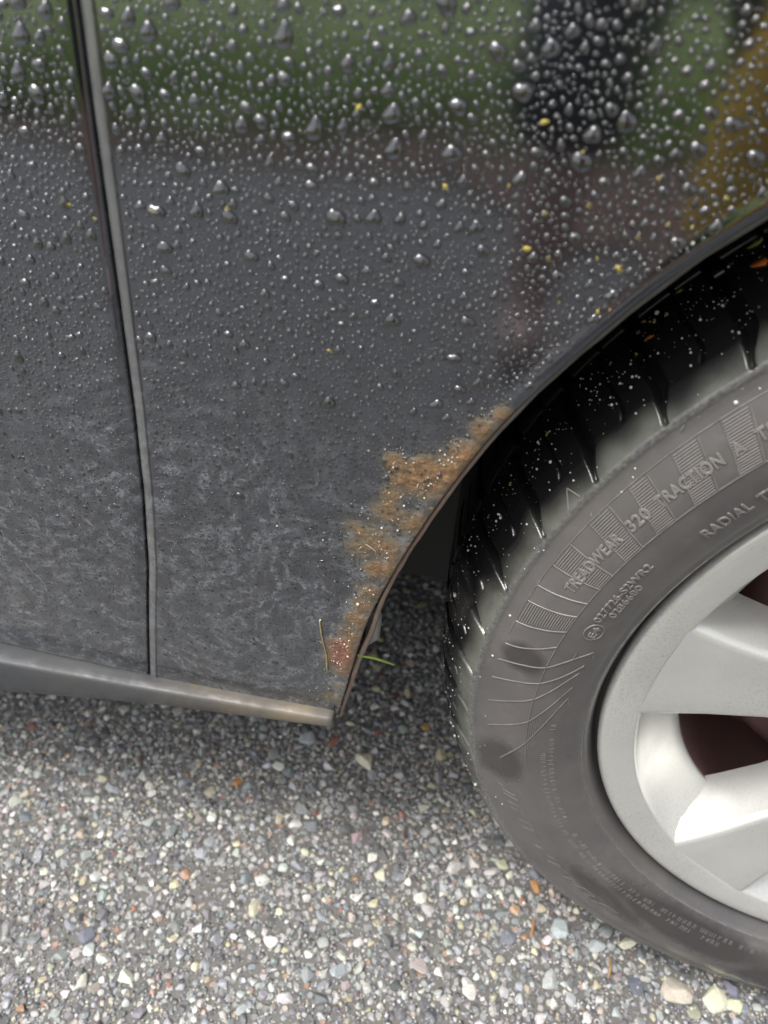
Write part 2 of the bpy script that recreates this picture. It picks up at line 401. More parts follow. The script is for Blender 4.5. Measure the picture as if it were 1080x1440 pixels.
dme = mesh_np('front_door', DV.reshape(-1, 3), grid_faces(DV.shape[0], DV.shape[1]))
attr(dme, 'dirt', dirt_f(DV[..., 0].ravel(), DV[..., 2].ravel())); attr(dme, 'rust', np.zeros(DV[..., 0].size)); attr(dme, 'dust', np.concatenate([np.full(3, .4), np.zeros(DV.shape[1] - 3)])[None].repeat(DV.shape[0], 0).ravel()); attr(dme, 'red', np.zeros(DV[..., 0].size))
cpart('front_door', dme, MAT['paint'])
# dark gap seal behind the shut line
gz = np.linspace(-0.06, TOPZ, 40); gx = (np.interp(gz, DOORE[:, 1], DOORE[:, 0]) + crest_x(gz)) / 2
GV = []
for x_, z_ in zip(gx, gz):
    y_ = float(yb(x_, z_))
    for ox, oy in ((-0.012, 0.022), (-0.004, 0.016), (0.004, 0.016), (0.012, 0.022)): GV.append((x_ + ox, y_ + oy, z_))
cpart('gap_seal', mesh_np('gap_seal', GV, grid_faces(40, 4)), MAT['black'])

# sill
xs = np.r_[np.linspace(-1.6, -0.62, 20), np.linspace(-0.61, -0.377, 90), [-0.3762, -0.3756]]
zt = np.interp(xs, [-1.6, -0.61, -0.5, -0.376], [-0.062, -0.0590, -0.0585, -0.0555])
zb_ = np.interp(xs, [-1.6, -0.8, -0.61, -0.5, -0.376], [-0.11, -0.104, -0.094, -0.0765, -0.0655])
SV = []
for x_, a_, b_ in zip(xs, zt, zb_):
    h = a_ - b_
    pr = [(0.045, a_ + 0.001), (0.012, a_ + 0.0004), (0.0075, a_ - .0003), (0.0042, a_ - 0.0008), (0.0026, a_ - 0.0016), (0.0018, a_ - 0.0032)]
    pr += [(0.0010, a_ - 0.0045 - (h - 0.008) * k / 4) for k in (1, 2, 3)] + [(0.0022, b_ + 0.002), (0.005, b_), (0.03, b_ - 0.002), (0.06, b_ - 0.002)]
    if x_ > -0.3765:
        k = 0.0012 if x_ < -0.376 else 0.003
        pr = [(p + k * (p < 0.01), q - k * 0.5 * (q > (a_ + b_) / 2) + k * .5 * (q <= (a_ + b_) / 2)) for p, q in pr]
    SV += [(x_, p, q) for p, q in pr]
npf = len(pr)
SF = [tuple(f) for f in grid_faces(len(xs), npf)[:, ::-1]] + [tuple(range((len(xs) - 1) * npf, len(xs) * npf))]
cpart('sill', mesh_py('sill', SV, SF, True), MAT['sill'])
# arch flange (inner panel edge seen past the fender)
fl = ARC[(np.arange(NA) < int(NA * 0.78))]
cdir = fl / np.linalg.norm(fl, axis=1)[:, None]
s_ = np.linspace(0, 1, len(fl))
gap = 0.0010 + 0.0022 * np.exp(-((fl[:, 1] - 0.030) / 0.022) ** 2) * (fl[:, 0] < 0)
wid = 0.0023 + 0.0010 * np.exp(-((fl[:, 1] + 0.0) / 0.06) ** 2)
FV = []
for k, (d0, y0) in enumerate((((0, 0.020)), ((0, 0.0035)), ((.15, 0.0022)), ((.8, 0.0022)), ((1, 0.0032)), ((1.05, 0.02)))):
    p = fl - cdir * (gap + wid * d0)[:, None]
    wob = 0.0004 * np.sin(s_ * 90) + 0.0003 * np.sin(s_ * 231) + 0.0005 * np.convolve(RNG.normal(0, 1, len(fl)), np.ones(4) / 4, 'same')
    FV.append(np.stack([p[:, 0], yb(p[:, 0], p[:, 1]) + y0 + wob * (k < 5), p[:, 1]], 1))
FV = np.stack(FV, 1)
ext = FV[0].copy(); ext[:, 2] -= 0.006; ext[:, 0] -= 0.001
FV = np.concatenate([ext[None], FV], 0)
cpart('arch_flange', mesh_np('arch_flange', FV.reshape(-1, 3), grid_faces(len(FV), 6)), MAT['flange'])
# wheel arch liner
al = np.radians(np.linspace(179, 1, 70)); ys = np.array([0.013, 0.02, 0.05, 0.12, 0.20, 0.24])
rr = np.array([0.357, 0.364, 0.368, 0.37, 0.37, 0.37])
LV = np.stack([rr[None] * np.cos(al)[:, None], np.broadcast_to(ys[None], (70, 6)), rr[None] * np.sin(al)[:, None]], -1)
LV[..., 2] = np.maximum(LV[..., 2], -0.16)
cpart('wheel_arch_liner', mesh_np('wheel_arch_liner', LV.reshape(-1, 3), grid_faces(70, 6)), MAT['liner'])
# inner end wall of the wheel house, underbody, bonnet
def box_arr(x0, x1, y0, y1, z0, z1):
    V = [(x, y, z) for x in (x0, x1) for y in (y0, y1) for z in (z0, z1)]
    return V, [(0, 1, 3, 2), (4, 6, 7, 5), (0, 4, 5, 1), (2, 3, 7, 6), (0, 2, 6, 4), (1, 5, 7, 3)]
def prism(pts, y0, y1):
    n = len(pts); V = [(a, y0, b) for a, b in pts] + [(a, y1, b) for a, b in pts]
    return V, [tuple(range(n))[::-1], tuple(range(n, 2 * n))] + [(i, (i + 1) % n, n + (i + 1) % n, n + i) for i in range(n)]
V_, F_ = prism([(-3.2, -0.185), (-0.47, -0.185), (-0.41, -0.12), (-0.40, 0.37), (-3.2, 0.37)], 0.13, 1.65)
cpart('underbody', mesh_py('underbody', V_, F_), MAT['black'])
V_, F_ = prism([(-0.40, -0.14), (0.40, -0.18), (0.80, -0.16), (0.80, 0.37), (-0.40, 0.37)], 0.235, 1.60)
cpart('engine_bay', mesh_py('engine_bay', V_, F_), MAT['black'])
bx = np.linspace(-0.46, 0.9, 24); bys = np.linspace(-0.006, 1.68, 24)
BV = []
for a in bx:
    for b in bys:
        e = min(b + 0.006, 1.68 - b); BV.append((a, b, TOPZ + 0.12 * (1 - math.exp(-e * 5)) - 0.06 * max(0, a) ** 2 + 0.001))
cpart('bonnet', mesh_np('bonnet', BV, grid_faces(24, 24)), MAT['paint'])
MAT['glass_dark'] = plain('tinted_glass', (0.02, 0.022, 0.024), 0.06, 0, .1, 10, 0)
def loft(rows): 
    A = np.array(rows); return mesh_np('loft', A.reshape(-1, 3), grid_faces(A.shape[0], A.shape[1]))
sec = [(0.000, .402), (-.004, .50), (0.012, .60)]
cpart('upper_door', loft([[(x_, y_, z_) for y_, z_ in sec] for x_ in np.linspace(-1.55, -.46, 8)]), MAT['paint'])
sec = [(0.012, .602), (0.09, .80), (0.20, 1.00), (0.26, 1.06)]
cpart('side_window', loft([[(x_ - .55 * (z_ - .6) * (x_ > -1), y_, z_) for y_, z_ in sec] for x_ in np.linspace(-1.9, -.50, 8)]), MAT['glass_dark'])
cpart('roof', loft([[(x_, y_, 1.062 + .06 * math.sin(PI * (y_ - .26) / 1.16)) for y_ in np.linspace(.26, 1.42, 10)] for x_ in np.linspace(-2.4, -.80, 8)]), MAT['paint'])
cpart('windscreen', loft([[(-.52 - .30 * u, .02 + .24 * u + (1.64 - .48 * u) * v, .56 + .50 * u + .06 * math.sin(PI * v)) for v in np.linspace(0, 1, 10)] for u in np.linspace(0, 1, 6)]), MAT['glass_dark'])
# translucent push clip behind the flange
cl = NT('clip_plastic'); cl.set(color=(0.42, 0.45, 0.42), rough=0.3, trans=0.5)
V_, F_ = tube_arrays([(-0.3560, 0.016, 0.040), (-0.3535, 0.014, 0.030), (-0.3545, 0.014, 0.014), (-0.3575, 0.016, 0.004)], [0.002, 0.0042, 0.0044, 0.0015], 10)
cpart('push_clip', mesh_py('push_clip', V_, F_, True), cl.m)

# ------------------------------------------------------------------ wheel
STEER = 0.0336
wheel = empty('front_wheel', (0, 0, -GZ), car); wheel.rotation_euler = (0, 0, STEER)
PROF = np.array([(.2120, .034), (.2150, .024), (.2185, .0270), (.2212, .0270), (.2232, .0225), (.2258, .0135), (.2285, .0090), (.2300, .0078), (.2312, .0082), (.236, .0055), (.245, .0020), (.2540, .0004), (.2618, 0.0), (.2680, .0012), (.2760, .0041), (.2843, .0079), (.2880, .0094), (.2905, .0100), (.2925, .0094), (.2945, .0094), (.2962, .0118), (.2985, .0150), (.3024, .0203), (.3080, .0303), (.3122, .0430), (.3150, .0600), (.3162, .0850), (.3165, .1000)])
def prof_y(r): return np.interp(r, PROF[:24, 0], PROF[:24, 1])
seglen = np.r_[0, np.cumsum(np.linalg.norm(np.diff(PROF, axis=0), axis=1))]
i_ridge = 19
s_ridge = seglen[i_ridge]
ss = np.r_[np.linspace(0, seglen[7], 14)[:-1], np.linspace(seglen[7], s_ridge - .012, 26)[:-1], np.linspace(s_ridge - .012, s_ridge + .058, 124)[:-1], np.linspace(s_ridge + .058, seglen[-1], 26)]
def smooth_prof(s):
    out = np.zeros((len(s), 2)); W = 0
    for d in np.linspace(-.0008, .0008, 5):
        q = np.clip(s + d, 0, seglen[-1]); out += np.stack([np.interp(q, seglen, PROF[:, 0]), np.interp(q, seglen, PROF[:, 1])], 1); W += 1
    return out / W
pf = smooth_prof(ss)
th = np.r_[np.arange(108, 216, 0.075), np.arange(216, 290, 0.5), np.arange(290, 468, 2.0)]
nT, nP = len(th), len(ss)
tg = np.gradient(pf, axis=0); tg /= np.linalg.norm(tg, axis=1)[:, None]
nrm = np.stack([tg[:, 1], -tg[:, 0]], 1)           # (dr, dy) outward
TH = np.broadcast_to(th[:, None], (nT, nP)); Q = np.broadcast_to((ss - s_ridge)[None], (nT, nP)) * 1000   # mm past the ridge
H = np.zeros((nT, nP))
GRV = [112.9, 120.3, 127.7, 135.07, 142.44, 149.9, 157.4, 164.9, 171.6, 178.0, 184.2, 190.6, 197.2, 204.0, 211.0]
WETN = np.zeros((nT, nP))
for g in GRV:
    path = g - 1.35 * sm(1, 19, Q) + 0.35 * sm(24, 50, Q)
    d = (TH - path) * PI / 180 * 305          # mm, + towards larger angle (left in view)
    lead = sm(0.0, 2.5, Q)
    wl = 1.3 + 4.0 * sm(4, 17, Q) ; wr = 1.0 + 1.1 * sm(3, 20, Q)
    dep = 1.8 + 4.2 * sm(2, 20, Q)
    shape = sm(-wr - 0.35, -wr + 0.25, d) * (1 - sm(wl * 0.55, wl + 0.8, d))
    H -= dep * lead * shape
    # thin sipe between the grooves
    sp = g + 3.3 - 1.0 * sm(8, 22, Q) + 0.35 * sm(24, 50, Q)
    d2 = (TH - sp) * PI / 180 * 305
    H -= 2.6 * sm(13.5, 16.5, Q) * np.exp(-(d2 / 0.75) ** 2)
H -= 6.0 * sm(60, 62, Q) * (1 - sm(69, 71, Q))         # circumferential groove
H /= 1000
r = pf[None, :, 0] + nrm[None, :, 0] * H; y = pf[None, :, 1] + nrm[None, :, 1] * H
BUL = 0.009 * np.exp(-((TH - 270) / 30.0) ** 2)
y = y - BUL * np.sin(np.clip((pf[None, :, 0] - 0.224) / 0.09, 0, 1) * PI) * (pf[None, :, 1] < .1)
X = r * np.cos(np.radians(TH)); Z = r * np.sin(np.radians(TH))
Z = np.maximum(Z, GZ + 0.0005)
TV = np.stack([X, y, Z], -1)
# far half of the tyre, coarse
nb_ = 16
back = []
for k in range(1, nb_ + 1):
    u = k / nb_
    rr_ = .3165 - .0045 * sm(.5, .75, u) - .06 * sm(.75, 1, u) - .04 * (u > .99); yy_ = .100 + .1 * min(1, u / .8)
    zz = np.maximum(rr_ * np.sin(np.radians(th)), GZ + 0.0005)
    back.append(np.stack([rr_ * np.cos(np.radians(th)), np.full(nT, yy_), zz], -1)[:, None])
TVF = np.concatenate([TV] + back, 1)
tme = mesh_np('tyre', TVF.reshape(-1, 3), grid_faces(nT, nP + nb_, True))
padz = lambda a: np.concatenate([np.broadcast_to(a, (nT, nP)), np.zeros((nT, nb_))], 1).ravel()
dry = np.concatenate([np.broadcast_to(sm(1.5, -3, (ss - s_ridge) * 1000)[None], (nT, nP)), np.zeros((nT, nb_))], 1)
R0 = pf[:, 0][None]
def pb(t0, r0, dt, dr): return np.exp(-(((TH - t0) / dt) ** 2 + ((R0 - r0) / dr) ** 2))
wet = np.maximum.reduce([pb(172.2, .2735, 2.2, .0125), pb(191.5, .2775, 4.2, .0145), pb(240, .2460, 19, .0140), pb(262, .262, 14, .022), pb(225, .264, 11, .012), pb(172, .311, 3.5, .006), pb(198, .30, 6, .008)])
scuff = np.exp(-((ss - s_ridge + .0015) / .0022) ** 2)[None] * np.ones((nT, 1)) * 0.75 * sm(250, 200, TH)
scuff = np.maximum(scuff, 0.5 * np.exp(-((R0 - .2300) / .0007) ** 2) * np.ones((nT, 1)))
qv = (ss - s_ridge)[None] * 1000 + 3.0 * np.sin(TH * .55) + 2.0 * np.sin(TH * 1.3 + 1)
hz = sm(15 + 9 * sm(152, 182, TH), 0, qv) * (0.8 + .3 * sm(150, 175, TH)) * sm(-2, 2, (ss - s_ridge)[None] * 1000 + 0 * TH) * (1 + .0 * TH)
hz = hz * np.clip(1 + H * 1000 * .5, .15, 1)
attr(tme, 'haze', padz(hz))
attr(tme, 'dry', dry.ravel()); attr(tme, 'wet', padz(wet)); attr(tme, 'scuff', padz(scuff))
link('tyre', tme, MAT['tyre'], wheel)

def bul(t, r): return -0.009 * np.exp(-((t - 270) / 30.0) ** 2) * np.sin(np.clip((r - 0.224) / 0.09, 0, 1) * PI)
def on_side(t, r, h=0.0):
    a = np.radians(t); yy = prof_y(r) + bul(t, r) - h
    return np.stack([r * np.cos(a), yy, r * np.sin(a)], -1)
def rib_arrays(pts, width, h):
    """raised rib on the sidewall along pts [(theta, r), ...]"""
    P = np.asarray(pts, float); a = np.radians(P[:, 0]); flat = np.stack([P[:, 1] * np.cos(a), P[:, 1] * np.sin(a)], 1)
    T = np.gradient(flat, axis=0); T /= np.linalg.norm(T, axis=1)[:, None] + 1e-12; N = np.stack([-T[:, 1], T[:, 0]], 1)
    rows = []
    for o_, hh in ((-1.2, -0.0003), (-.5, h), (.5, h), (1.2, -0.0003)):
        q = flat + N * width * 0.5 * o_; rq = np.hypot(q[:, 0], q[:, 1]); tq = np.degrees(np.arctan2(q[:, 1], q[:, 0])) % 360
        rows.append(on_side(tq, rq, hh))
    V = np.stack(rows, 1); return V.reshape(-1, 3), grid_faces(len(P), 4)
def join(parts):
    Vs, Fs, o = [], [], 0
    for V_, F_ in parts:
        Vs.append(np.asarray(V_)); Fs.append(np.asarray(F_) + o); o += len(V_)
    return np.concatenate(Vs), np.concatenate(Fs)
# band of cells: dividers and serrations
DIV_O = [126.9, 129.3, 131.8, 134.2, 136.7, 139.16, 141.3, 143.8, 146.5, 148.5, 151.0, 153.6, 156.5, 159.5, 162.5, 164.8, 168.0, 171.5]
DIV_I = [128.9, 131.3, 133.8, 136.2, 138.4, 140.7, 142.95, 145.4, 147.65, 149.95, 151.95, 154.3, 156.5, 158.7, 161.1, 163.3, 165.8, 168.4]
for k, (a, b) in enumerate(zip(DIV_O, DIV_I)):
    u = np.linspace(0, 1, 10)
    pts = np.stack([a + (b - a) * (u ** (1 + 0.03 * k)), .2843 + (.2618 - .2843) * u], 1)
    V_, F_ = rib_arrays(pts, .0007, .0005); link('rib', mesh_np('rib', V_, F_), MAT['rib'], wheel)
for k in range(len(DIV_O) - 1):
    if not (k % 2 == 0 and k <= 12 or k == 15): continue
    parts = []
    for j in range(1, 20):
        u = j / 20; rr_ = .2843 + (.2618 - .2843) * u
        a = DIV_O[k] + (DIV_I[k] - DIV_O[k]) * u; b = DIV_O[k + 1] + (DIV_I[k + 1] - DIV_O[k + 1]) * u
        parts.append(rib_arrays(np.stack([np.linspace(a + .12, b - .12, 6), np.full(6, rr_)], 1), .00050, .00042))
    V_, F_ = join(parts); link('serration', mesh_np('serration', V_, F_), MAT['mark'], wheel)
# long fan ribs below the band
for A in ([(174.2, .2850), (172.2, .2617), (170.0, .252), (168.2, .2427)], [(177.2, .2849), (174.8, .2601), (172.8, .250), (170.7, .2434)], [(181.2, .2844), (177.9, .2612), (175.2, .252), (172.1, .2439)], [(185.5, .2835), (182.3, .2617), (178.5, .251), (174.9, .2440)], [(191.0, .277), (186.6, .2623), (182.0, .252), (177.0, .2437)]):
    A = np.array(A); p = resample(A * [0.0045, 1], 24, 6) / [0.0045, 1]
    V_, F_ = rib_arrays(p, .0007, .00045); link('rib', mesh_np('rib', V_, F_), MAT['rib'], wheel)
for A in ([(168.2, .2427), (169.4, .2412)], [(177.0, .2437), (178.6, .2425)], [(168.6, .2510), (169.6, .2512)], [(138.0, .2555), (137.2, .2530)], [(142.0, .2893), (141.4, .2905)]):
    p = np.stack([np.linspace(A[0][0], A[1][0], 5), np.linspace(A[0][1], A[1][1], 5)], 1)
    V_, F_ = rib_arrays(p, .0006, .0005); link('rib', mesh_np('rib', V_, F_), MAT['rib'], wheel)
for rr_, a, b in ((.2618, 126, 192), (.2846, 126, 170), (.2300, 150, 262)):
    t_ = np.linspace(a, b, 140); V_, F_ = rib_arrays(np.stack([t_, np.full(140, rr_)], 1), .0006, .0003)
    link('ring_rib', mesh_np('ring_rib', V_, F_), MAT['rib'], wheel)
for k in range(4):
    t_ = np.linspace(181.5 + k * .1, 187.5 - k * .2, 14); V_, F_ = rib_arrays(np.stack([t_, np.full(14, .2612 - .0011 * k - .0006)], 1), .0004, .0003)
    link('serration', mesh_np('serration', V_, F_), MAT['mark'], wheel)

def text_mesh(body, size, bold=0.0):
    c = bpy.data.curves.new('lettering', 'FONT'); c.body = body; c.size = size; c.offset = bold; c.extrude = 0.0005; c.resolution_u = 3
    c.bevel_depth = 0.00012; c.bevel_resolution = 0; c.space_character = 1.05
    o = bpy.data.objects.new('lettering', c); COL.objects.link(o)
    bpy.context.view_layer.update()
    me = bpy.data.meshes.new_from_object(o.evaluated_get(bpy.context.evaluated_depsgraph_get()))
    bpy.data.objects.remove(o); bpy.data.curves.remove(c)
    return me
def sidewall_text(body, t0, r0, t1=None, height=.0052, bold=0.00012):
    me = text_mesh(body, height * 1.38, bold)
    n = len(me.vertices); v = np.zeros(n * 3, np.float32); me.vertices.foreach_get('co', v); v = v.reshape(-1, 3)
    wdt = v[:, 0].max() - v[:, 0].min(); sx = 1.0
    if t1 is not None: sx = math.radians(t0 - t1) * r0 / wdt
    t = t0 - np.degrees((v[:, 0] - v[:, 0].min()) * sx / r0); r_ = r0 + v[:, 1]
    P = on_side(t, r_, v[:, 2] + .0001)
    me.vertices.foreach_set('co', P.astype(np.float32).ravel()); me.update(); me.name = 'lettering'
    return link('lettering', me, MAT['mark'], wheel)
sidewall_text('TREADWEAR', 160.9, .2700, 152.4)
sidewall_text('320', 151.3, .2700, 148.7)
sidewall_text('TRACTION', 147.7, .2700, 140.8)
sidewall_text('A', 139.9, .2700, 138.8)
sidewall_text('TEMPERATURE', 137.7, .2700, 127.5)
sidewall_text('RADIAL', 147.4, .2435, 141.9, .0058)
sidewall_text('TUBELESS', 141.1, .2435, 133.6, .0058)
sidewall_text('027726-S2WR2', 163.1, .2502, 153.3, .0042, .00006)
sidewall_text('0286680', 161.9, .2452, 156.3, .0040, .00006)
sidewall_text('E4', 165.7, .2475, 163.9, .0040, .00006)
t_ = np.linspace(0, 2 * PI, 30)
V_, F_ = rib_arrays(np.stack([164.8 + np.degrees(.0056 / .2495) * np.cos(t_), .2495 + .0047 * np.sin(t_)], 1), .0006, .0005)
link('approval_ring', mesh_np('approval_ring', V_, F_), MAT['mark'], wheel)
# wear mark triangle on the shoulder
for A in ([(153.6, .2955), (152.6, .3000)], [(152.6, .3000), (152.0, .2955)]):
    p = np.stack([np.linspace(A[0][0], A[1][0], 5), np.linspace(A[0][1], A[1][1], 5)], 1)
    V_, F_ = rib_arrays(p, .0006, .0006); link('wear_mark', mesh_np('wear_mark', V_, F_), MAT['mark'], wheel)
# worn raised strokes of the big lettering low on the sidewall, too worn to read
strokes = [[(196.3, .2835), (197.2, .2790)], [(198.0, .2800), (198.6, .2725)], [(198.8, .2795), (199.6, .2720)], [(200.6, .2790), (201.1, .2725), (203.0, .2715)], [(201.8, .2790), (202.2, .2745)], [(204.5, .2770), (205.0, .2700), (206.6, .2700)], [(206.2, .2780), (206.8, .2705)], [(207.0, .2705), (208.8, .2700)], [(210.8, .2770), (211.4, .2730)], [(213.2, .2745), (213.8, .2700)], [(215.0, .2770), (215.7, .2700), (219.2, .2690)], [(219.0, .2760), (219.8, .2690)], [(221.3, .2755), (222.0, .2675), (224.3, .2665)], [(224.0, .2735), (224.6, .2670)], [(226.2, .2740), (227.0, .2670), (230.0, .2660)]]
for A in strokes:
    A = np.array(A); p = resample(A * [.0047, 1], 9, 1) / [.0047, 1]
    V_, F_ = rib_arrays(p, .0009, .00028); link('worn_stroke', mesh_np('worn_stroke', V_, F_), MAT['rib'], wheel)
# two rows of small illegible raised marks
for r0, a0, a1 in ((.2475, 182.5, 252.0), (.2520, 188.5, 246.0)):
    parts = []; a = a0
    while a < a1:
        if random.random() < .86:
            rb = r0 - .0085 * sm(195, 250, a) * 1.0
            n_ = random.choice((1, 2, 2))
            for q in range(n_):
                aa = a + q * .38
                parts.append(rib_arrays([(aa, rb + .0016), (aa + random.uniform(-.12, .12), rb), (aa + random.uniform(-.1, .1), rb - .0014)], .00050, .00018))
            if random.random() < .6: parts.append(rib_arrays([(a, rb + random.choice((-.0014, 0, .0015))), (a + .2, rb + random.choice((-.0014, 0))), (a + .4, rb)], .00045, .00018))
        a += random.choice((.85, .95, 1.05))
    V_, F_ = join(parts); link('worn_marking', mesh_np('worn_marking', V_, F_), MAT['rib'], wheel)

# rim: lip and barrel
RP = np.array([(.2172, .0260), (.2203, .0215), (.2208, .0180), (.2203, .0158), (.2188, .0143), (.2165, .0137), (.2120, .0140), (.2060, .0148), (.2015, .0156), (.2003, .0160), (.1994, .0168), (.1989, .0180), (.1960, .0225), (.1900, .0300), (.1830, .0380), (.1760, .0460), (.1715, .0510), (.1705, .0530), (.1712, .0560), (.1780, .0640), (.1850, .0900), (.1860, .1500), (.1900, .1900)])
ta = np.radians(np.arange(0, 360, 2.0))
RV = np.stack([RP[None, :, 0] * np.cos(ta)[:, None], np.broadcast_to(RP[None, :, 1], (len(ta), len(RP))), RP[None, :, 0] * np.sin(ta)[:, None]], -1)
link('rim', mesh_np('rim', RV.reshape(-1, 3), grid_faces(len(ta), len(RP), True)), MAT['rim'], wheel)
# spokes
rs = np.array([.035, .055, .075, .095, .115, .135, .150, .165, .178, .188, .195, .2005, .204])
def spoke_mesh():
    rows = []
    for r_ in rs:
        hw = np.interp(r_, [.03, .06, .13, .17, .19, .205], [.016, .0165, .0200, .0270, .0325, .0372])
        fl_ = .0110 * sm(.172, .203, r_) ** 1.5
        hw2 = hw + fl_
        yf = np.interp(r_, [.03, .08, .13, .17, .195, .21], [.030, .026, .0215, .0180, .0160, .0152])
        yd = yf + np.interp(r_, [.03, .12, .18, .205], [.030, .030, .036, .020])
        dr = .004 + .002 * sm(.12, .19, r_)
        cs = [(-hw2 - dr, yd + .004), (-hw2 - dr * .95, yd), (-hw - .0030, yf + .0045), (-hw - .0014, yf + .0015), (-hw + .0002, yf + .0004), (-hw + .0030, yf), (-hw * .45, yf + .0005), (0, yf + .0007), (hw * .45, yf + .0005), (hw - .0030, yf), (hw - .0002, yf + .0004), (hw + .0014, yf + .0015), (hw + .0030, yf + .0045), (hw2 + dr * .95, yd), (hw2 + dr, yd + .004)]
        rows.append([(c * 1.0, y_, r_) for c, y_ in cs])
    A = np.array(rows); ang = A[..., 0] / A[..., 2]
    rr_ = A[..., 2]
    P = np.stack([rr_ * np.cos(ang), A[..., 1], rr_ * np.sin(ang)], -1)
    return mesh_np('spoke', P.reshape(-1, 3), grid_faces(P.shape[0], P.shape[1])[:, ::-1])
spm = spoke_mesh(); spm.materials.append(MAT['rim'])
for k in range(6):
    o = link('spoke', spm, None, wheel); o.rotation_euler = (0, -math.radians(172.2 + 60 * k), 0)
def lathe(name, P, mat, n=72):
    a = np.radians(np.arange(n) * 360 / n); P = np.asarray(P)
    V = np.stack([P[None, :, 0] * np.cos(a)[:, None], np.broadcast_to(P[None, :, 1], (n, len(P))), P[None, :, 0] * np.sin(a)[:, None]], -1)
    return link(name, mesh_np(name, V.reshape(-1, 3), grid_faces(n, len(P), True)), mat, wheel)
lathe('hub', [(.001, .022), (.028, .0225), (.031, .025), (.034, .030), (.060, .031), (.066, .036), (.068, .06)], MAT['rim'])
lathe('brake_drum', [(.03, .078), (.112, .080), (.130, .084), (.138, .092), (.140, .15), (.185, .152)], MAT['drum'])
lathe('wheel_barrel', [(.1712, .0560), (.172, .11), (.180, .155), (.190, .19)], MAT['drum'])

# ------------------------------------------------------------------ ground
n_ = 60
gx_ = np.r_[np.linspace(-60, -1.3, 24), np.linspace(-1.1, .5, 60), np.linspace(.7, 60, 24)]
gy_ = np.r_[np.linspace(-2.14, -0.35, 14), np.linspace(-.3, 1.0, 60), np.linspace(1.2, 60, 24)]
GXX, GYY = np.meshgrid(gx_, gy_, indexing='ij')
GV_ = np.stack([GXX, GYY, np.full_like(GXX, GZ - 0.002)], -1)
near = np.exp(-((GXX + .4) / 1.0) ** 2 - ((GYY - .2) / .8) ** 2)
GV_[..., 2] += RNG.normal(0, .0006, GXX.shape) * near
ground = tag(link('asphalt', mesh_np('asphalt', GV_.reshape(-1, 3), grid_faces(len(gx_), len(gy_))), MAT['asphalt']), kind='structure')

ICO_V = None
def ico(sub):
    import bmesh
    bm = bmesh.new(); bmesh.ops.create_icosphere(bm, subdivisions=sub, radius=1.0)
    V = np.array([v.co[:] for v in bm.verts]); F = np.array([[v.index for v in f.verts] for f in bm.faces]); bm.free(); return V, F
I1V, I1F = ico(1); I2V, I2F = ico(2)
def stone_shape(V, seed):
    rg = np.random.default_rng(seed); W = V.copy()
    for _ in range(9):
        n = rg.normal(size=3); n /= np.linalg.norm(n); d = rg.uniform(.42, .80); p = W @ n
        W -= np.maximum(p - d, 0)[:, None] * n * 0.97
    return W * rg.uniform(.8, 1.15, 3)
PAL = np.array([(.46, .46, .44), (.36, .37, .38), (.27, .28, .29), (.19, .20, .21), (.12, .125, .135), (.62, .61, .57), (.25, .27, .285), (.42, .38, .28), (.50, .46, .32), (.36, .19, .12), (.30, .12, .09), (.33, .28, .26)])
PW = np.array([.17, .17, .15, .12, .10, .15, .07, .04, .02, .008, .006, .03]); PW /= PW.sum()
# dart throwing with a hash grid
def darts(n_try, xr, yr, rad_fn, accept=None, pack=0.92, cell=.006, fixed=()):
    g = {}; out = []
    def put(x, y, r):
        g.setdefault((int(x // cell), int(y // cell)), []).append((x, y, r)); out.append((x, y, r))
    for f in fixed: put(*f)
    maxr = max([f[2] for f in fixed], default=0)
    X = RNG.uniform(*xr, n_try); Y_ = RNG.uniform(*yr, n_try); Rr_ = rad_fn(X, Y_)
    order = np.argsort(-Rr_ + RNG.normal(0, .0004, n_try)); maxr = max(maxr, Rr_.max())
    k = int(math.ceil((maxr * 2) / cell))
    for i in order:
        x, y, r_ = X[i], Y_[i], Rr_[i]
        if accept is not None and not accept(x, y): continue
        cx, cy = int(x // cell), int(y // cell); ok = True
        kk = int(math.ceil((r_ + maxr) / cell))
        for a in range(cx - kk, cx + kk + 1):
            for b in range(cy - kk, cy + kk + 1):
                for (px, py, pr_) in g.get((a, b), ()):
                    if (px - x) ** 2 + (py - y) ** 2 < ((pr_ + r_) * pack) ** 2: ok = False; break
                if not ok: break
            if not ok: break
        if ok: put(x, y, r_)
    return out
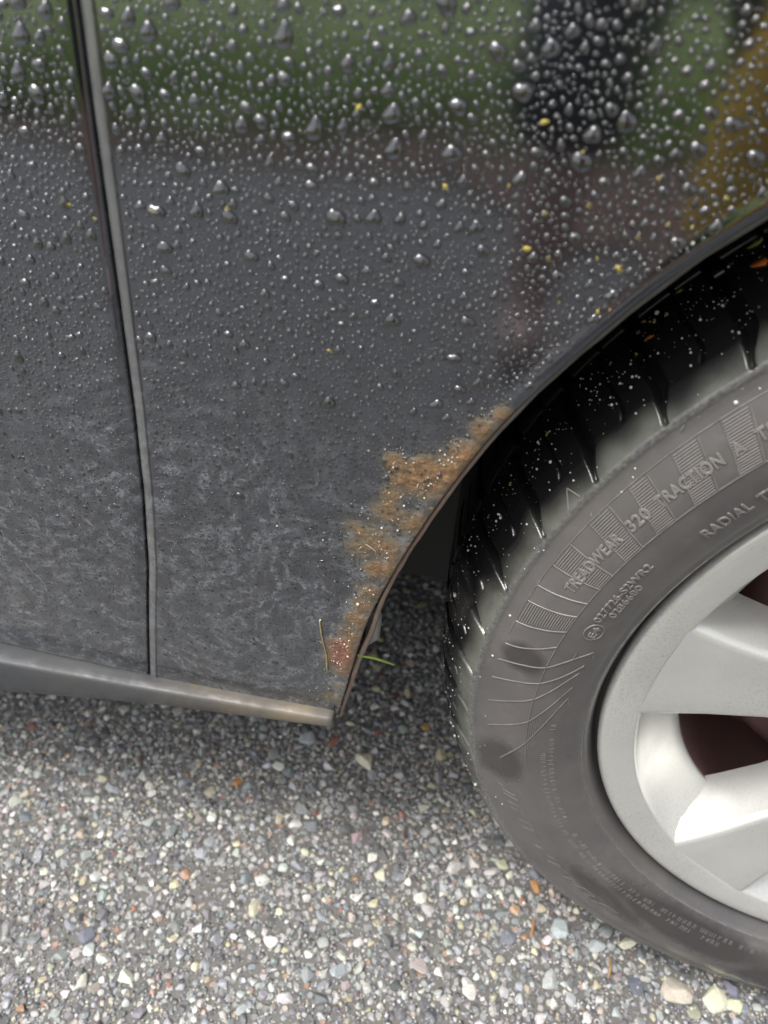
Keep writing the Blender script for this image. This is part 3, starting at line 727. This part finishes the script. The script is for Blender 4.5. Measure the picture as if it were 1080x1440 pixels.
# hand placed larger stones: x, y, radius, colour
BIG = [(-.3796, .1391, .0115, (.58, .54, .40)), (-.107, -.006, .0140, (.50, .45, .37)), (-.0785, -.0075, .0105, (.66, .64, .48)), (-.2143, .0515, .0075, (.52, .27, .10)), (-.1933, .0238, .0095, (.42, .48, .48)), (-.2103, .0729, .0075, (.58, .57, .38)), (-.4909, .0924, .0045, (.55, .24, .05)), (-.5401, .0817, .0085, (.34, .37, .39)), (-.6029, .0621, .0085, (.35, .38, .40)), (-.4429, .1521, .0095, (.36, .38, .38)), (-.2839, .0554, .0085, (.52, .50, .47)), (-.3094, .0224, .0060, (.60, .58, .52)), (-.2535, .0555, .0075, (.50, .47, .44)), (-.1652, .0158, .0080, (.42, .46, .46)),
       (-.136, -.010, .0085, (.13, .14, .18)), (-.155, .004, .0075, (.33, .34, .35)), (-.062, .004, .0080, (.15, .15, .20)), (-.14, .022, .0070, (.55, .53, .42)), (-.09, .028, .006, (.60, .59, .50)), (-.44, -.012, .0080, (.50, .47, .34)), (-.42, -.035, .0060, (.70, .69, .62)), (-.56, -.06, .0085, (.17, .18, .22)), (-.36, -.045, .0075, (.40, .44, .47)), (-.30, -.03, .0080, (.46, .40, .38)), (-.345, .035, .0068, (.64, .61, .45)), (-.355, .048, .0058, (.72, .70, .62)), (-.235, .005, .0078, (.20, .21, .25)), (-.20, -.02, .0085, (.44, .46, .44)), (-.26, -.04, .007, (.62, .60, .55)), (-.23, .03, .006, (.55, .36, .22)), (-.50, .02, .0065, (.40, .42, .45)), (-.31, .16, .0075, (.52, .48, .30)), (-.33, .19, .006, (.55, .36, .12)), (-.40, .30, .010, (.40, .42, .18)), (-.36, .36, .009, (.42, .40, .22))]
fixed = [(b[0], b[1], b[2] * .9) for b in BIG]
def srad(x, y): return np.clip(RNG.lognormal(math.log(.0019), .46, len(x)), .0009, .0068)
ST = darts(70000, (-.82, .06), (-.17, .46), srad, None, 0.76, .005, fixed)[len(BIG):]
ST = np.array(ST)
def stone_col(n):
    c = PAL[RNG.choice(len(PAL), n, p=PW)] * RNG.uniform(.75, 1.2, (n, 1)) * RNG.normal(1, .04, (n, 3)); return np.clip(c * [1.04, 1.04, 1.02], .02, .85)
order = np.argsort(-ST[:, 2]); ST = ST[order]
n_ind = 300 - len(BIG)
inview = np.where((ST[:, 1] < .30) & (ST[:, 0] > -.72))[0]
sel = inview[:n_ind]; rest = np.setdiff1d(np.arange(len(ST)), sel)
svar = [mesh_np('stone', stone_shape(I2V, 100 + k), I2F, False) for k in range(8)]
for m_ in svar: m_.materials.append(MAT['stoneobj'])
def put_stone(x, y, r_, c):
    o = link('stone', svar[random.randrange(8)], None, ground)
    hgt = random.uniform(.42, .65)
    o.location = (x, y, GZ - 0.002 + r_ * hgt * random.uniform(-.15, .25)); o.scale = (r_ * random.uniform(.95, 1.25), r_ * random.uniform(.85, 1.1), r_ * hgt)
    o.rotation_euler = (random.uniform(-.3, .3), random.uniform(-.3, .3), random.uniform(0, 6.28)); o.color = (*[float(v) for v in c], 1)
for b in BIG: put_stone(*b)
for i, c in zip(sel, stone_col(len(sel))): put_stone(*[float(v) for v in ST[i]], c)
def scatter(name, base, pos, rad, hgt, cols, seedn=24):
    shapes = [stone_shape(base[0], 500 + k) for k in range(seedn)]
    nV = len(base[0]); n = len(pos); V = np.zeros((n, nV, 3)); ang = RNG.uniform(0, 2 * PI, n); pick = RNG.integers(0, seedn, n)
    for k in range(seedn):
        i = np.where(pick == k)[0]
        V[i] = shapes[k][None]
    ca, sa = np.cos(ang)[:, None], np.sin(ang)[:, None]
    x_, y_ = V[..., 0] * rad[:, None] * 1.12, V[..., 1] * rad[:, None] * .95
    W = np.stack([x_ * ca - y_ * sa, x_ * sa + y_ * ca, V[..., 2] * (rad * hgt)[:, None]], -1) + pos[:, None]
    F = (base[1][None] + (np.arange(n) * nV)[:, None, None]).reshape(-1, 3)
    me = mesh_np(name, W.reshape(-1, 3), F, False)
    col_attr(me, 'tint', np.repeat(cols, nV, 0)); return me
R_ = ST[rest]
pos = np.stack([R_[:, 0], R_[:, 1], GZ - .002 + R_[:, 2] * RNG.uniform(-.25, .15, len(R_))], 1)
gm = scatter('gravel', (I2V, I2F), pos[:7000], R_[:7000, 2], RNG.uniform(.45, .7, min(7000, len(R_))), stone_col(min(7000, len(R_))))
tag(link('gravel', gm, MAT['stone'], ground), kind='stuff')
if len(R_) > 7000:
    gm2 = scatter('fine_gravel', (I1V, I1F), pos[7000:], R_[7000:, 2], RNG.uniform(.45, .7, len(R_) - 7000), stone_col(len(R_) - 7000))
    tag(link('fine_gravel', gm2, MAT['stone'], ground), kind='stuff')
nf = 36000
fp = np.stack([RNG.uniform(-.80, .05, nf), RNG.uniform(-.17, .34, nf), GZ - .0018 + RNG.uniform(0, .0012, nf)], 1)
gm3 = scatter('grit', (I1V[:, :], I1F), fp, RNG.lognormal(math.log(.00085), .35, nf), RNG.uniform(.7, 1.1, nf), stone_col(nf))
tag(link('sand_grains', gm3, MAT['stone'], ground), kind='stuff')
print('stones', len(ST))

# verge, soil and hedge on the other side of the drive (mirrored in the paint)
def strip(name, y0, y1, z, mat, kind='structure'):
    xs_ = np.linspace(-40, 40, 120); ys_ = np.linspace(y0, y1, 24); A, B = np.meshgrid(xs_, ys_, indexing='ij')
    if name == 'lawn': xs_ = np.r_[np.linspace(-40, -3, 20), np.linspace(-2.9, 2.9, 80), np.linspace(3, 40, 20)]; A, B = np.meshgrid(xs_, ys_, indexing='ij'); B = B.copy(); B[:, -1] += .28 * np.sin(xs_ * 3.7 + .6) + .14 * np.sin(xs_ * 11 + 1)
    P = np.stack([A, B, z + RNG.normal(0, .006, A.shape)], -1)
    return tag(link(name, mesh_np(name, P.reshape(-1, 3), grid_faces(120, 24)), mat), kind=kind)
MAT['soil'] = plain('soil', (0.17, 0.105, 0.078), 0.85, 0, 0.5, 30, 0.8, 0.01)
MAT['grass'] = plain('verge_grass', (0.250, 0.320, 0.080), 0.7, 0, 0.95, 7.0, 1.0, 0.02)
strip('soil', -3.6, -2.1, GZ + .012, MAT['soil'])
bx_ = np.linspace(-.55, 3.2, 60); bt_ = np.linspace(0, 1, 16)
BP = np.array([[(x_ + .12 * math.sin(t_ * 9), -2.5 + t_ * (1.05 + .10 * math.sin(x_ * 7) + .06 * math.sin(x_ * 19)) * min(1, .35 + (x_ + .55) * 2.2), GZ + .016 + .010 * random.random()) for t_ in bt_] for x_ in bx_])
tag(link('soil_bed', mesh_np('soil_bed', BP.reshape(-1, 3), grid_faces(60, 16)), MAT['soil']), kind='structure')
strip('lawn', -14.0, -2.75, GZ + .04, MAT['grass'])

# grass blades and fallen leaves on the verge
nbl = 9000
gb = np.stack([RNG.uniform(-3.2, 1.8, nbl), -2.25 - RNG.gamma(1.8, .6, nbl), np.full(nbl, GZ + .03)], 1)
gb = gb[np.sin(gb[:, 0] * 6.3 + gb[:, 1] * 4) + np.sin(gb[:, 0] * 2.1 - gb[:, 1] * 7.7) > -.2]; nbl = len(gb)
hh_ = RNG.uniform(.03, .12, nbl); aa_ = RNG.uniform(0, 2 * PI, nbl); ww_ = RNG.uniform(.010, .030, nbl); ln_ = RNG.normal(0, .05, (nbl, 2))
dx_ = np.stack([np.cos(aa_) * ww_, np.sin(aa_) * ww_, 0 * aa_], 1)
mid_ = gb + np.stack([ln_[:, 0] * .4, ln_[:, 1] * .4, hh_ * .6], 1); tip_ = gb + np.stack([ln_[:, 0], ln_[:, 1], hh_], 1)
GBV = np.stack([gb - dx_, gb + dx_, mid_ - dx_ * .7, mid_ + dx_ * .7, tip_], 1)
GBF = (np.array([(0, 1, 3), (0, 3, 2), (2, 3, 4)])[None] + (np.arange(nbl) * 5)[:, None, None]).reshape(-1, 3)
gbm = mesh_np('grass', GBV.reshape(-1, 3), GBF)
gcol = np.array([(.26, .40, .09), (.34, .44, .11), (.17, .26, .06), (.42, .38, .16)])[RNG.choice(4, nbl, p=[.4, .3, .2, .1])]
col_attr(gbm, 'tint', np.repeat(gcol, 5, 0)); tg_ = NT('grass_blades'); tg_.set(color=tg_.attr('tint', 'Color'), rough=.55)
tag(link('grass', gbm, tg_.m), 'green grass tufts on the verge opposite the car', 'grass', None, 'stuff')
# ------------------------------------------------------------------ rain drops on the panels
def arch_inside(x, z):      # True on the panel (not over the wheel opening)
    if z > 0.352: return True
    ang = math.degrees(math.atan2(z, x)) % 360
    if x > 0: return math.hypot(x, z) > .356
    i = np.searchsorted(-_AZ, -ang)
    return math.hypot(x, z) > np.interp(ang, _AS, _AR) + .003
_AA = np.degrees(np.arctan2(ARC[:half, 1], ARC[:half, 0])) % 360
_o = np.argsort(_AA); _AS = _AA[_o]; _AR = np.hypot(ARC[:half, 0], ARC[:half, 1])[_o]; _AZ = _AS[::-1]
def onpanel(x, z):
    if abs(x - (crest_x(z) - .004)) < .006: return False
    if z < -.05: return False
    if z < .2 and x > -.40 and max(k * math.exp(-((x - a) ** 2 + (z - b) ** 2) / (r_ * r_ * 1.4)) for a, b, r_, k, q in RUST) > .35 and random.random() < .93: return False
    return arch_inside(x, z)
def dens(x, z):
    d = 0.55 + 0.45 * sm(0.05, 0.20, z)
    rust_keep = 1.0
    return d * rust_keep
def acc(x, z):
    if not onpanel(x, z): return False
    return random.random() < dens(x, z)
def drad(x, z):
    up = sm(0.05, 0.30, z)
    r_ = RNG.lognormal(0, .40, len(x)) * (.00044 + .00038 * up)
    big = RNG.random(len(x)) < .003 + .008 * up
    r_ = np.where(big, r_ * RNG.uniform(1.6, 2.6, len(x)), r_)
    return np.clip(r_, .00030, .0032)
DR = np.array(darts(125000, (-.64, -.13), (-.05, .335), drad, acc, 1.06, .0022))
DR = DR[np.argsort(-DR[:, 2])]
print('drops', len(DR))
def dome(seg, rings):
    V = [(0, 0, 1.0)]
    for k in range(1, rings + 1):
        a = k / rings * PI / 2 * 1.12
        for j in range(seg):
            t = 2 * PI * j / seg; V.append((math.sin(min(a, PI / 2)) * math.cos(t), math.sin(min(a, PI / 2)) * math.sin(t), math.cos(a)))
    F = []
    for j in range(seg): F.append((0, 1 + j, 1 + (j + 1) % seg))
    for k in range(rings - 1):
        for j in range(seg):
            a = 1 + k * seg + j; b = 1 + k * seg + (j + 1) % seg; F += [(a, a + seg, b + seg), (a, b + seg, b)]
    return np.array(V), np.array(F)
def drop_shape(V, rg, flat):
    W = V.copy(); ang = np.arctan2(W[:, 1], W[:, 0])
    k = 1 + .13 * np.cos(ang * 2 + rg.uniform(0, 6)) + .08 * np.cos(ang * 3 + rg.uniform(0, 6)) + .02 * np.cos(ang * 5 + rg.uniform(0, 6))
    W[:, 0] *= k * rg.uniform(.85, 1.15); W[:, 1] *= k * rg.uniform(.8, 1.05)
    up = W[:, 1] > 0
    W[up, 1] *= rg.uniform(.9, 1.25); W[:, 0] *= 1 - .18 * np.clip(W[:, 1], 0, 1.5)
    W[:, 2] *= flat * (1 - .22 * np.clip(W[:, 1], -1, 1))
    return W
def frames(x, z):
    N = nb(x, z); U = np.array([0, 0, 1.0]) - N * N[:, 2:3]; U /= np.linalg.norm(U, axis=1)[:, None]
    Rt = np.cross(U, N); return Rt, U, N
DV1, DF1 = dome(12, 5); DV0, DF0 = dome(8, 3)
NI = 300
vis = (DR[:, 0] > -.60) & (DR[:, 1] < .325)
ind = np.where(vis)[0][:NI]; oth = np.setdiff1d(np.arange(len(DR)), ind)
rg = np.random.default_rng(5)
DVV, DFF = dome(18, 8)
dvar = [mesh_np('water_droplet', drop_shape(DVV, rg, rg.uniform(.55, .75)), DFF) for _ in range(14)]
for m_ in dvar: m_.materials.append(MAT['water'])
Rt, U_, N_ = frames(DR[ind, 0], DR[ind, 1])
for k, i in enumerate(ind):
    x_, z_, r_ = DR[i]; y_ = float(yb(x_, z_))
    o = link('water_droplet', dvar[k % 14], None)
    p = Vector((x_, y_, z_)) - Vector(N_[k]) * r_ * .03
    mw = Matrix((Vector(Rt[k]) * r_, Vector(U_[k]) * r_ * random.uniform(.9, 1.2), Vector(N_[k]) * r_ * (.6 + .4 * float(sm(.05, .22, z_))))).transposed().to_4x4(); mw.translation = p
    o.matrix_world = mw
    if x_ < float(crest_x(z_)): tag(o, 'large clear raindrop beaded on the grey front door', 'raindrop', 'large raindrops on the door')
    elif z_ > .2: tag(o, 'large clear raindrop beaded on the upper part of the grey fender', 'raindrop', 'large raindrops on the upper fender')
    else: tag(o, 'large clear raindrop beaded on the lower part of the grey fender', 'raindrop', 'large raindrops on the lower fender')
def drops_mesh(name, D, base, flat0, flat1):
    n = len(D); nV = len(base[0]); shapes = [drop_shape(base[0], rg, 1.0) for _ in range(60)]
    V = np.stack(shapes)[RNG.integers(0, 60, n)] * D[:, 2][:, None, None]
    upf = sm(.02, .25, D[:, 1]); fl_ = (flat0 + (flat1 - flat0) * upf) * RNG.uniform(.8, 1.2, n)
    V[..., 2] *= fl_[:, None]
    Rt, U, N = frames(D[:, 0], D[:, 1])
    P = np.stack([D[:, 0], yb(D[:, 0], D[:, 1]), D[:, 1]], 1) - N * (D[:, 2] * .03)[:, None]
    W = P[:, None] + V[..., 0:1] * Rt[:, None] + V[..., 1:2] * U[:, None] + V[..., 2:3] * N[:, None]
    F = (base[1][None] + (np.arange(n) * nV)[:, None, None]).reshape(-1, 3)
    return mesh_np(name, W.reshape(-1, 3), F)
dbig = oth[DR[oth, 2] > .0007]; dsml = oth[DR[oth, 2] <= .0007]
tag(link('rain_beads', drops_mesh('rain_beads', DR[dbig], (DV1, DF1), .24, .66), MAT['water']), 'fine rain beads covering the grey fender and door', 'water', None, 'stuff')
tag(link('rain_film', drops_mesh('rain_film', DR[dsml], dome(9, 4), .28, .66), MAT['water']), 'very fine rain beads between the larger drops on the grey panels', 'water', None, 'stuff')
# mist: tiny specks of spray
nm = 3200
MX = RNG.uniform(-.63, -.2, nm); MZ = RNG.uniform(-.05, .33, nm)
keep = np.array([onpanel(a, b) for a, b in zip(MX, MZ)])
MD = np.stack([MX, MZ, RNG.uniform(.00013, .00034, nm)], 1)[keep]
tag(link('spray_mist', drops_mesh('spray_mist', MD, (DV0, DF0), .6, .6), MAT['water']), 'tiny specks of spray over the grey panels', 'water', None, 'stuff')

# ------------------------------------------------------------------ grit specks on rust, arch edge and tyre shoulder
def specks(name, P, rad, mat, label):
    n = len(P); V = P[:, None] + I1V[None] * rad[:, None, None]
    F = (I1F[None] + (np.arange(n) * len(I1V))[:, None, None]).reshape(-1, 3)
    return tag(link(name, mesh_np(name, V.reshape(-1, 3), F), mat), label, 'grit', None, 'stuff')
pts = []
for bx_, bz_, br_, k_, rd_ in RUST:
    m_ = 10
    a = RNG.normal(0, br_ * 1.1, (m_, 2)) + [bx_, bz_]; pts.append(a)
ai = RNG.integers(20, half, 620); a = ARC[ai]; c_ = a / np.linalg.norm(a, axis=1)[:, None]
pts.append(a + c_ * np.abs(RNG.normal(0, .006, 620))[:, None] + .0015 * c_)
pts = np.vstack(pts); pts = pts[[arch_inside(p[0], p[1] ) for p in pts]]
sp_r = RNG.lognormal(math.log(.00019), .45, len(pts))
specks('edge_grit', np.stack([pts[:, 0], yb(pts[:, 0], pts[:, 1]) - sp_r * .4, pts[:, 1]], 1), sp_r, MAT['grit'], 'fine pale grit along the rusty arch edge of the fender')
cW, sW = math.cos(STEER), math.sin(STEER)
def wheel_to_world(P): return np.stack([P[:, 0] * cW - P[:, 1] * sW, P[:, 0] * sW + P[:, 1] * cW, P[:, 2]], 1)
ti = RNG.integers(0, int(np.searchsorted(th, 205)), 5200); pi_ = RNG.integers(40, nP - 12, 5200)
qq = (ss[pi_] - s_ridge) * 1000
cl_ = RNG.random(5200) < np.clip(.06 + .5 * np.exp(-((qq - 38) / 16) ** 2), 0, 1) * (0.35 + .65 * (np.sin(th[ti] * 1.7) * np.sin(qq * .31) > -.1))
tp = TV[ti[cl_], pi_[cl_]]; tr = RNG.lognormal(math.log(.00022), .55, len(tp))
specks('tyre_grit', wheel_to_world(tp), tr, MAT['grit'], 'pale grit and water specks spattered on the tyre shoulder')

# ------------------------------------------------------------------ plant bits
def flake(name, P, N, size, col, label, cat, group=None, asp=.6):
    rgk = np.random.default_rng(abs(hash(tuple(np.round(P, 4)))) % (2 ** 31)); n = 9
    t = np.linspace(0, 2 * PI, n, endpoint=False); rad = size * (1 + rgk.normal(0, .28, n))
    N = Vector(N).normalized(); A = N.cross(Vector((.3, .2, .9))).normalized(); B = N.cross(A); rot = rgk.uniform(0, 6.28)
    A2 = A * math.cos(rot) + B * math.sin(rot); B2 = N.cross(A2); P = Vector(P)
    V = []
    for off in (.0001, .0001 + size * .06):
        for k in range(n): V.append(P + A2 * rad[k] * math.cos(t[k]) + B2 * rad[k] * asp * math.sin(t[k]) + N * (off + size * .18 * math.cos(t[k] * 2 + 1) ** 2))
    V.append(P + N * (.0002 + size * .1)); V.append(P)
    F = [(i, (i + 1) % n, n + (i + 1) % n, n + i) for i in range(n)] + [(n + i, n + (i + 1) % n, 2 * n) for i in range(n)] + [((i + 1) % n, i, 2 * n + 1) for i in range(n)]
    key = 'leaf_%d_%d_%d' % tuple(int(c * 100) for c in col)
    m = bpy.data.materials.get(key) or plain(key, col, .5, 0, .35, 700, .4, .0006)
    return tag(link(name, mesh_py(name, V, F, True), m), label, cat, group)
def tyre_pt(t0, q_mm):
    i = int(np.argmin(abs(th - t0))); j = int(np.argmin(abs((ss - s_ridge) * 1000 - q_mm)))
    P = wheel_to_world(TV[i:i + 1, j])[0]; a = math.radians(t0); return P, (nrm[j, 0] * math.cos(a), nrm[j, 1], nrm[j, 0] * math.sin(a))
P, N = tyre_pt(131.3, 44); flake('leaf_fragment', P, N, .0032, (.62, .17, .02), 'largest orange leaf fragment stuck on the black tyre tread', 'leaf fragment')
P, N = tyre_pt(131.0, 58); flake('leaf_fragment', P, N, .0030, (.36, .38, .08), 'yellow-green leaf fragment above the orange one on the tyre tread', 'leaf fragment')
P, N = tyre_pt(140.5, 44); flake('leaf_fragment', P, N, .0021, (.50, .18, .05), 'small orange fragment on the tyre tread near the arch edge', 'leaf fragment')
for (t0, q) in ((139.6, 52), (138.6, 50), (142.2, 46), (140.4, 57), (148.5, 44), (152.0, 42), (158, 40), (137.0, 60)):
    P, N = tyre_pt(t0, q); flake('leaf_fragment', P, N, .0014, (.44, .36, .12), 'small yellowish plant fragment on the black tyre shoulder', 'plant fragment', 'yellowish bits on the tyre')
YF = [(-.2560, .262), (-.2640, .257), (-.2480, .2620), (-.2820, .266), (-.2760, .249), (-.2560, .2440), (-.268, .246), (-.292, .247), (-.296, .262), (-.300, .250), (-.309, .2700), (-.330, .2680), (-.2870, .282), (-.300, .2900), (-.262, .276), (-.371, .2020), (-.4370, .2500), (-.4080, .2540), (-.4620, .2450), (-.4720, .2490), (-.3600, .2900), (-.2400, .2720), (-.272, .2300), (-.286, .2320)]
for k, (x_, z_) in enumerate(YF):
    if not arch_inside(x_, z_): continue
    Nn = nb(np.array([x_]), np.array([z_]))[0]
    dr_ = x_ < float(crest_x(z_))
    flake('leaf_fragment', (x_, float(yb(x_, z_)), z_), Nn, random.uniform(.0008, .0013), (.46, .38, .08), 'tiny yellow plant fragment stuck to the wet front door' if dr_ else 'tiny yellow plant fragment stuck to the wet fender', 'plant fragment', 'yellow bits on the door' if dr_ else 'yellow bits on the fender', random.choice((.35, .6, .8)))
x_, z_ = -.2672, .2300
flake('leaf_fragment', (x_, float(yb(x_, z_)), z_), (0, -1, 0), .0018, (.50, .27, .08), 'orange-brown plant fragment on the fender just above the arch edge', 'plant fragment')
def stalk(name, path, rad, col, label, cat):
    V_, F_ = tube_arrays(resample(path, 20, 3), np.interp(np.linspace(0, 1, 20), [0, .5, 1], rad), 6)
    key = name + '_%d' % int(col[0] * 1000); m = plain(key, col, .5, 0, .3, 400)
    return tag(link(name, mesh_py(name, V_, F_, True), m), label, cat)
def bp(x, z, off=.0006): return (x, float(yb(x, z)) - off, z)
stalk('dry_grass_stalk', [bp(-.3812, .0352), bp(-.3806, .020), bp(-.3786, .004), bp(-.3790, -.0135)], [.00042, .00030, .00040], (.36, .29, .12), 'thin dry yellow stem stuck on the fender beside the red rust', 'plant stem')
stalk('grass_blade', [(-.3610, .004, .006), (-.3520, .0065, .003), (-.3400, .010, -.004)], [.0008, .0009, .0005], (.13, .19, .03), 'green grass blade sticking out from the bottom of the wheel arch', 'grass blade')
stalk('dry_fibre', [bp(-.3555, .100, .0008), bp(-.3530, .1005, .003), bp(-.3500, .098, .003), bp(-.3505, .094, .001)], [.00014, .00015, .00012], (.45, .38, .30), 'curled pale plant fibre caught on the rusty arch edge', 'fibre')
def gp(x, y, h=.004): return (x, y, GZ + h)
stalk('pine_needle', [gp(-.156, .0055), gp(-.1565, -.003, .006), gp(-.158, -.010)], [.0012, .0014, .0010], (.27, .17, .07), 'short tan twig piece lying on the asphalt beside the tyre', 'twig')
stalk('pine_needle', [gp(-.216, .0225), gp(-.2165, .014, .005), gp(-.218, .007)], [.0011, .0012, .0008], (.36, .17, .06), 'short orange twig piece lying on the asphalt left of the tyre', 'twig')
stalk('pine_needle', [gp(-.335, .078), gp(-.330, .066, .005), gp(-.322, .054)], [.0004, .0005, .0004], (.36, .17, .10), 'thin reddish needle lying on the asphalt below the sill end', 'twig')

# ------------------------------------------------------------------ the photographer behind the camera (seen only as a reflection in the paint)
def skin_body(name, joints, edges, mat, parent=None, root=0, sub=2):
    me = bpy.data.meshes.new(name); me.from_pydata([(j[0], j[1], j[2] + GZ) for j in joints], edges, []); me.update()
    me.materials.append(mat)
    o = bpy.data.objects.new(name, me); COL.objects.link(o)
    o.modifiers.new('Skin', 'SKIN').use_smooth_shade = True
    sv = me.skin_vertices[0].data
    for k, j in enumerate(joints): sv[k].radius = (j[3], j[3] if len(j) < 5 else j[4])
    sv[root].use_root = True
    sb = o.modifiers.new('Subdivision', 'SUBSURF'); sb.levels = 1; sb.render_levels = sub
    if parent is not None: o.parent = parent
    return o
MAT['skin'] = plain('skin', (.72, .48, .42), .5, 0, .08, 20); MAT['navy'] = plain('navy_cloth', (.020, .024, .036), .8, 0, .2, 60, .4, .002)
MAT['shirt'] = plain('grey_shirt', (.10, .10, .11), .85, 0, .15, 50, .4, .002); MAT['hair'] = plain('brown_hair', (.04, .025, .015), .6, 0, .3, 200, .6, .003)
MAT['amber'] = plain('amber_cloth', (.95, .58, .08), .75, 0, .12, 40, .4, .002); MAT['shoe'] = plain('shoe', (.16, .12, .10), .7, 0, .2, 40)
J = [(-.10, -.92, .80, .13, .11), (-.10, -.86, .98, .12, .10), (-.10, -.78, 1.12, .14, .10), (-.10, -.70, 1.24, .060), (-.11, -.655, 1.30, .052), (-.11, -.615, 1.36, .075, .085), (-.11, -.585, 1.44, .085, .098), (-.11, -.57, 1.51, .065, .08),
     (-.27, -.76, 1.16, .055), (-.34, -.66, .92, .042), (-.30, -.44, .76, .030), (-.295, -.385, .70, .038, .018),
     (.07, -.76, 1.16, .055), (.11, -.70, .90, .042), (-.02, -.55, .76, .030), (-.045, -.515, .69, .038, .018),
     (-.19, -.90, .76, .095), (-.25, -.68, .47, .062), (-.26, -.76, .26, .056), (-.265, -.80, .09, .038), (-.27, -.68, .035, .036),
     (-.00, -.90, .76, .095), (.05, -.68, .47, .062), (.05, -.76, .26, .056), (.05, -.80, .09, .038), (.05, -.68, .035, .036)]
J = [(j[0], j[1] - (.16 if k not in (9, 10, 11, 13, 14, 15) else (.06 if k in (9, 13) else 0)), *j[2:]) for k, j in enumerate(J)]
E_ = [(0, 1), (1, 2), (2, 3), (3, 4), (4, 5), (5, 6), (6, 7), (2, 8), (8, 9), (9, 10), (10, 11), (2, 12), (12, 13), (13, 14), (14, 15), (0, 16), (16, 17), (17, 18), (18, 19), (19, 20), (0, 21), (21, 22), (22, 23), (23, 24), (24, 25)]
for base, sgn, dirn in ((11, 1, (0.02, .02, -.045)), (15, -1, (0, .005, -.05))):
    bx0, by0, bz0 = J[base][:3]
    for f, (off, ln) in enumerate(((-.027, .9), (-.009, 1.0), (.009, .95), (.026, .75))):
        p = [bx0 + off, by0 + .005, bz0 - .02]; prev = base
        for q in range(3):
            p = [p[0] + dirn[0] * .4 * ln, p[1] + (dirn[1] + .012 * q) * .5 * ln, p[2] + dirn[2] * .55 * ln * (1 - .2 * q)]
            J.append((*p, .0095 - .001 * q)); E_.append((prev, len(J) - 1)); prev = len(J) - 1
    J.append((bx0 + sgn * .042, by0 + .015, bz0 + .005, .011)); E_.append((base, len(J) - 1)); J.append((bx0 + sgn * .052, by0 + .03, bz0 - .025, .0095)); E_.append((len(J) - 2, len(J) - 1))
pers = tag(skin_body('person', J, E_, MAT['skin']), 'person in dark shorts and grey shirt bending towards the car with a phone', 'person')
skin_body('shorts', [(-.10, -1.080, .80, .155, .135), (-.10, -1.060, .92, .145, .125), (-.19, -1.060, .74, .112), (-.235, -0.900, .56, .100), (-.252, -0.850, .46, .098), (-.258, -0.870, .40, .090), (-.00, -1.060, .74, .112), (.04, -0.900, .56, .100), (.05, -0.850, .46, .098), (.052, -0.870, .40, .090)], [(0, 1), (0, 2), (2, 3), (3, 4), (4, 5), (0, 6), (6, 7), (7, 8), (8, 9)], MAT['navy'], pers)
skin_body('shirt', [(-.10, -1.060, .90, .150, .125), (-.10, -1.010, 1.0, .142, .118), (-.10, -0.940, 1.12, .158, .116), (-.10, -0.870, 1.22, .07), (-.275, -0.910, 1.15, .075), (-.315, -0.860, 1.03, .066), (.075, -0.910, 1.15, .075), (.095, -0.890, 1.03, .066)], [(0, 1), (1, 2), (2, 3), (2, 4), (4, 5), (2, 6), (6, 7)], MAT['shirt'], pers)
skin_body('hair', [(-.11, -0.795, 1.40, .06), (-.11, -0.780, 1.47, .088, .095), (-.11, -0.760, 1.53, .075, .085)], [(0, 1), (1, 2)], MAT['hair'], pers)
for fx_ in (-.267, .05): skin_body('shoe', [(fx_, -0.990, .05, .046), (fx_, -0.910, .042, .045), (fx_, -0.810, .036, .043)], [(0, 1), (1, 2)], MAT['shoe'], pers)
# cloth bag hanging from the hand
bagV, bagF = [], []
for k in range(13):
    u = k / 12; hz_ = GZ + .665 - .25 * u; wx = .055 + .045 * math.sin(min(1, u * 1.25) * PI * .6); wy = .012 + .045 * math.sin(u * PI * .78)
    for j in range(20):
        t = 2 * PI * j / 20; bagV.append((-.05 + wx * math.cos(t) * (1 + .05 * math.sin(5 * t + 3 * u)), -.465 + wy * math.sin(t) * (1 + .1 * math.sin(4 * t + u * 6)), hz_ + .006 * math.sin(3 * t)))
bagF = [tuple(f) for f in np.array([(a * 20 + j, a * 20 + (j + 1) % 20, (a + 1) * 20 + (j + 1) % 20, (a + 1) * 20 + j) for a in range(12) for j in range(20)])] + [tuple(range(240, 260))]
bag = tag(empty('cloth_bag', (0, 0, 0)), 'amber cloth bag hanging from the hand of the person', 'bag')
link('bag_body', mesh_py('bag_body', bagV, bagF, True), MAT['amber'], bag)
V_, F_ = tube_arrays(resample([(-.095, -.465, GZ + .66), (-.08, -.465, GZ + .69), (-.045, -.465, GZ + .70), (-.01, -.465, GZ + .69), (.0, -.465, GZ + .66)], 16, 2), .006, 8)
link('handle', mesh_py('handle', V_, F_, True), MAT['amber'], bag)
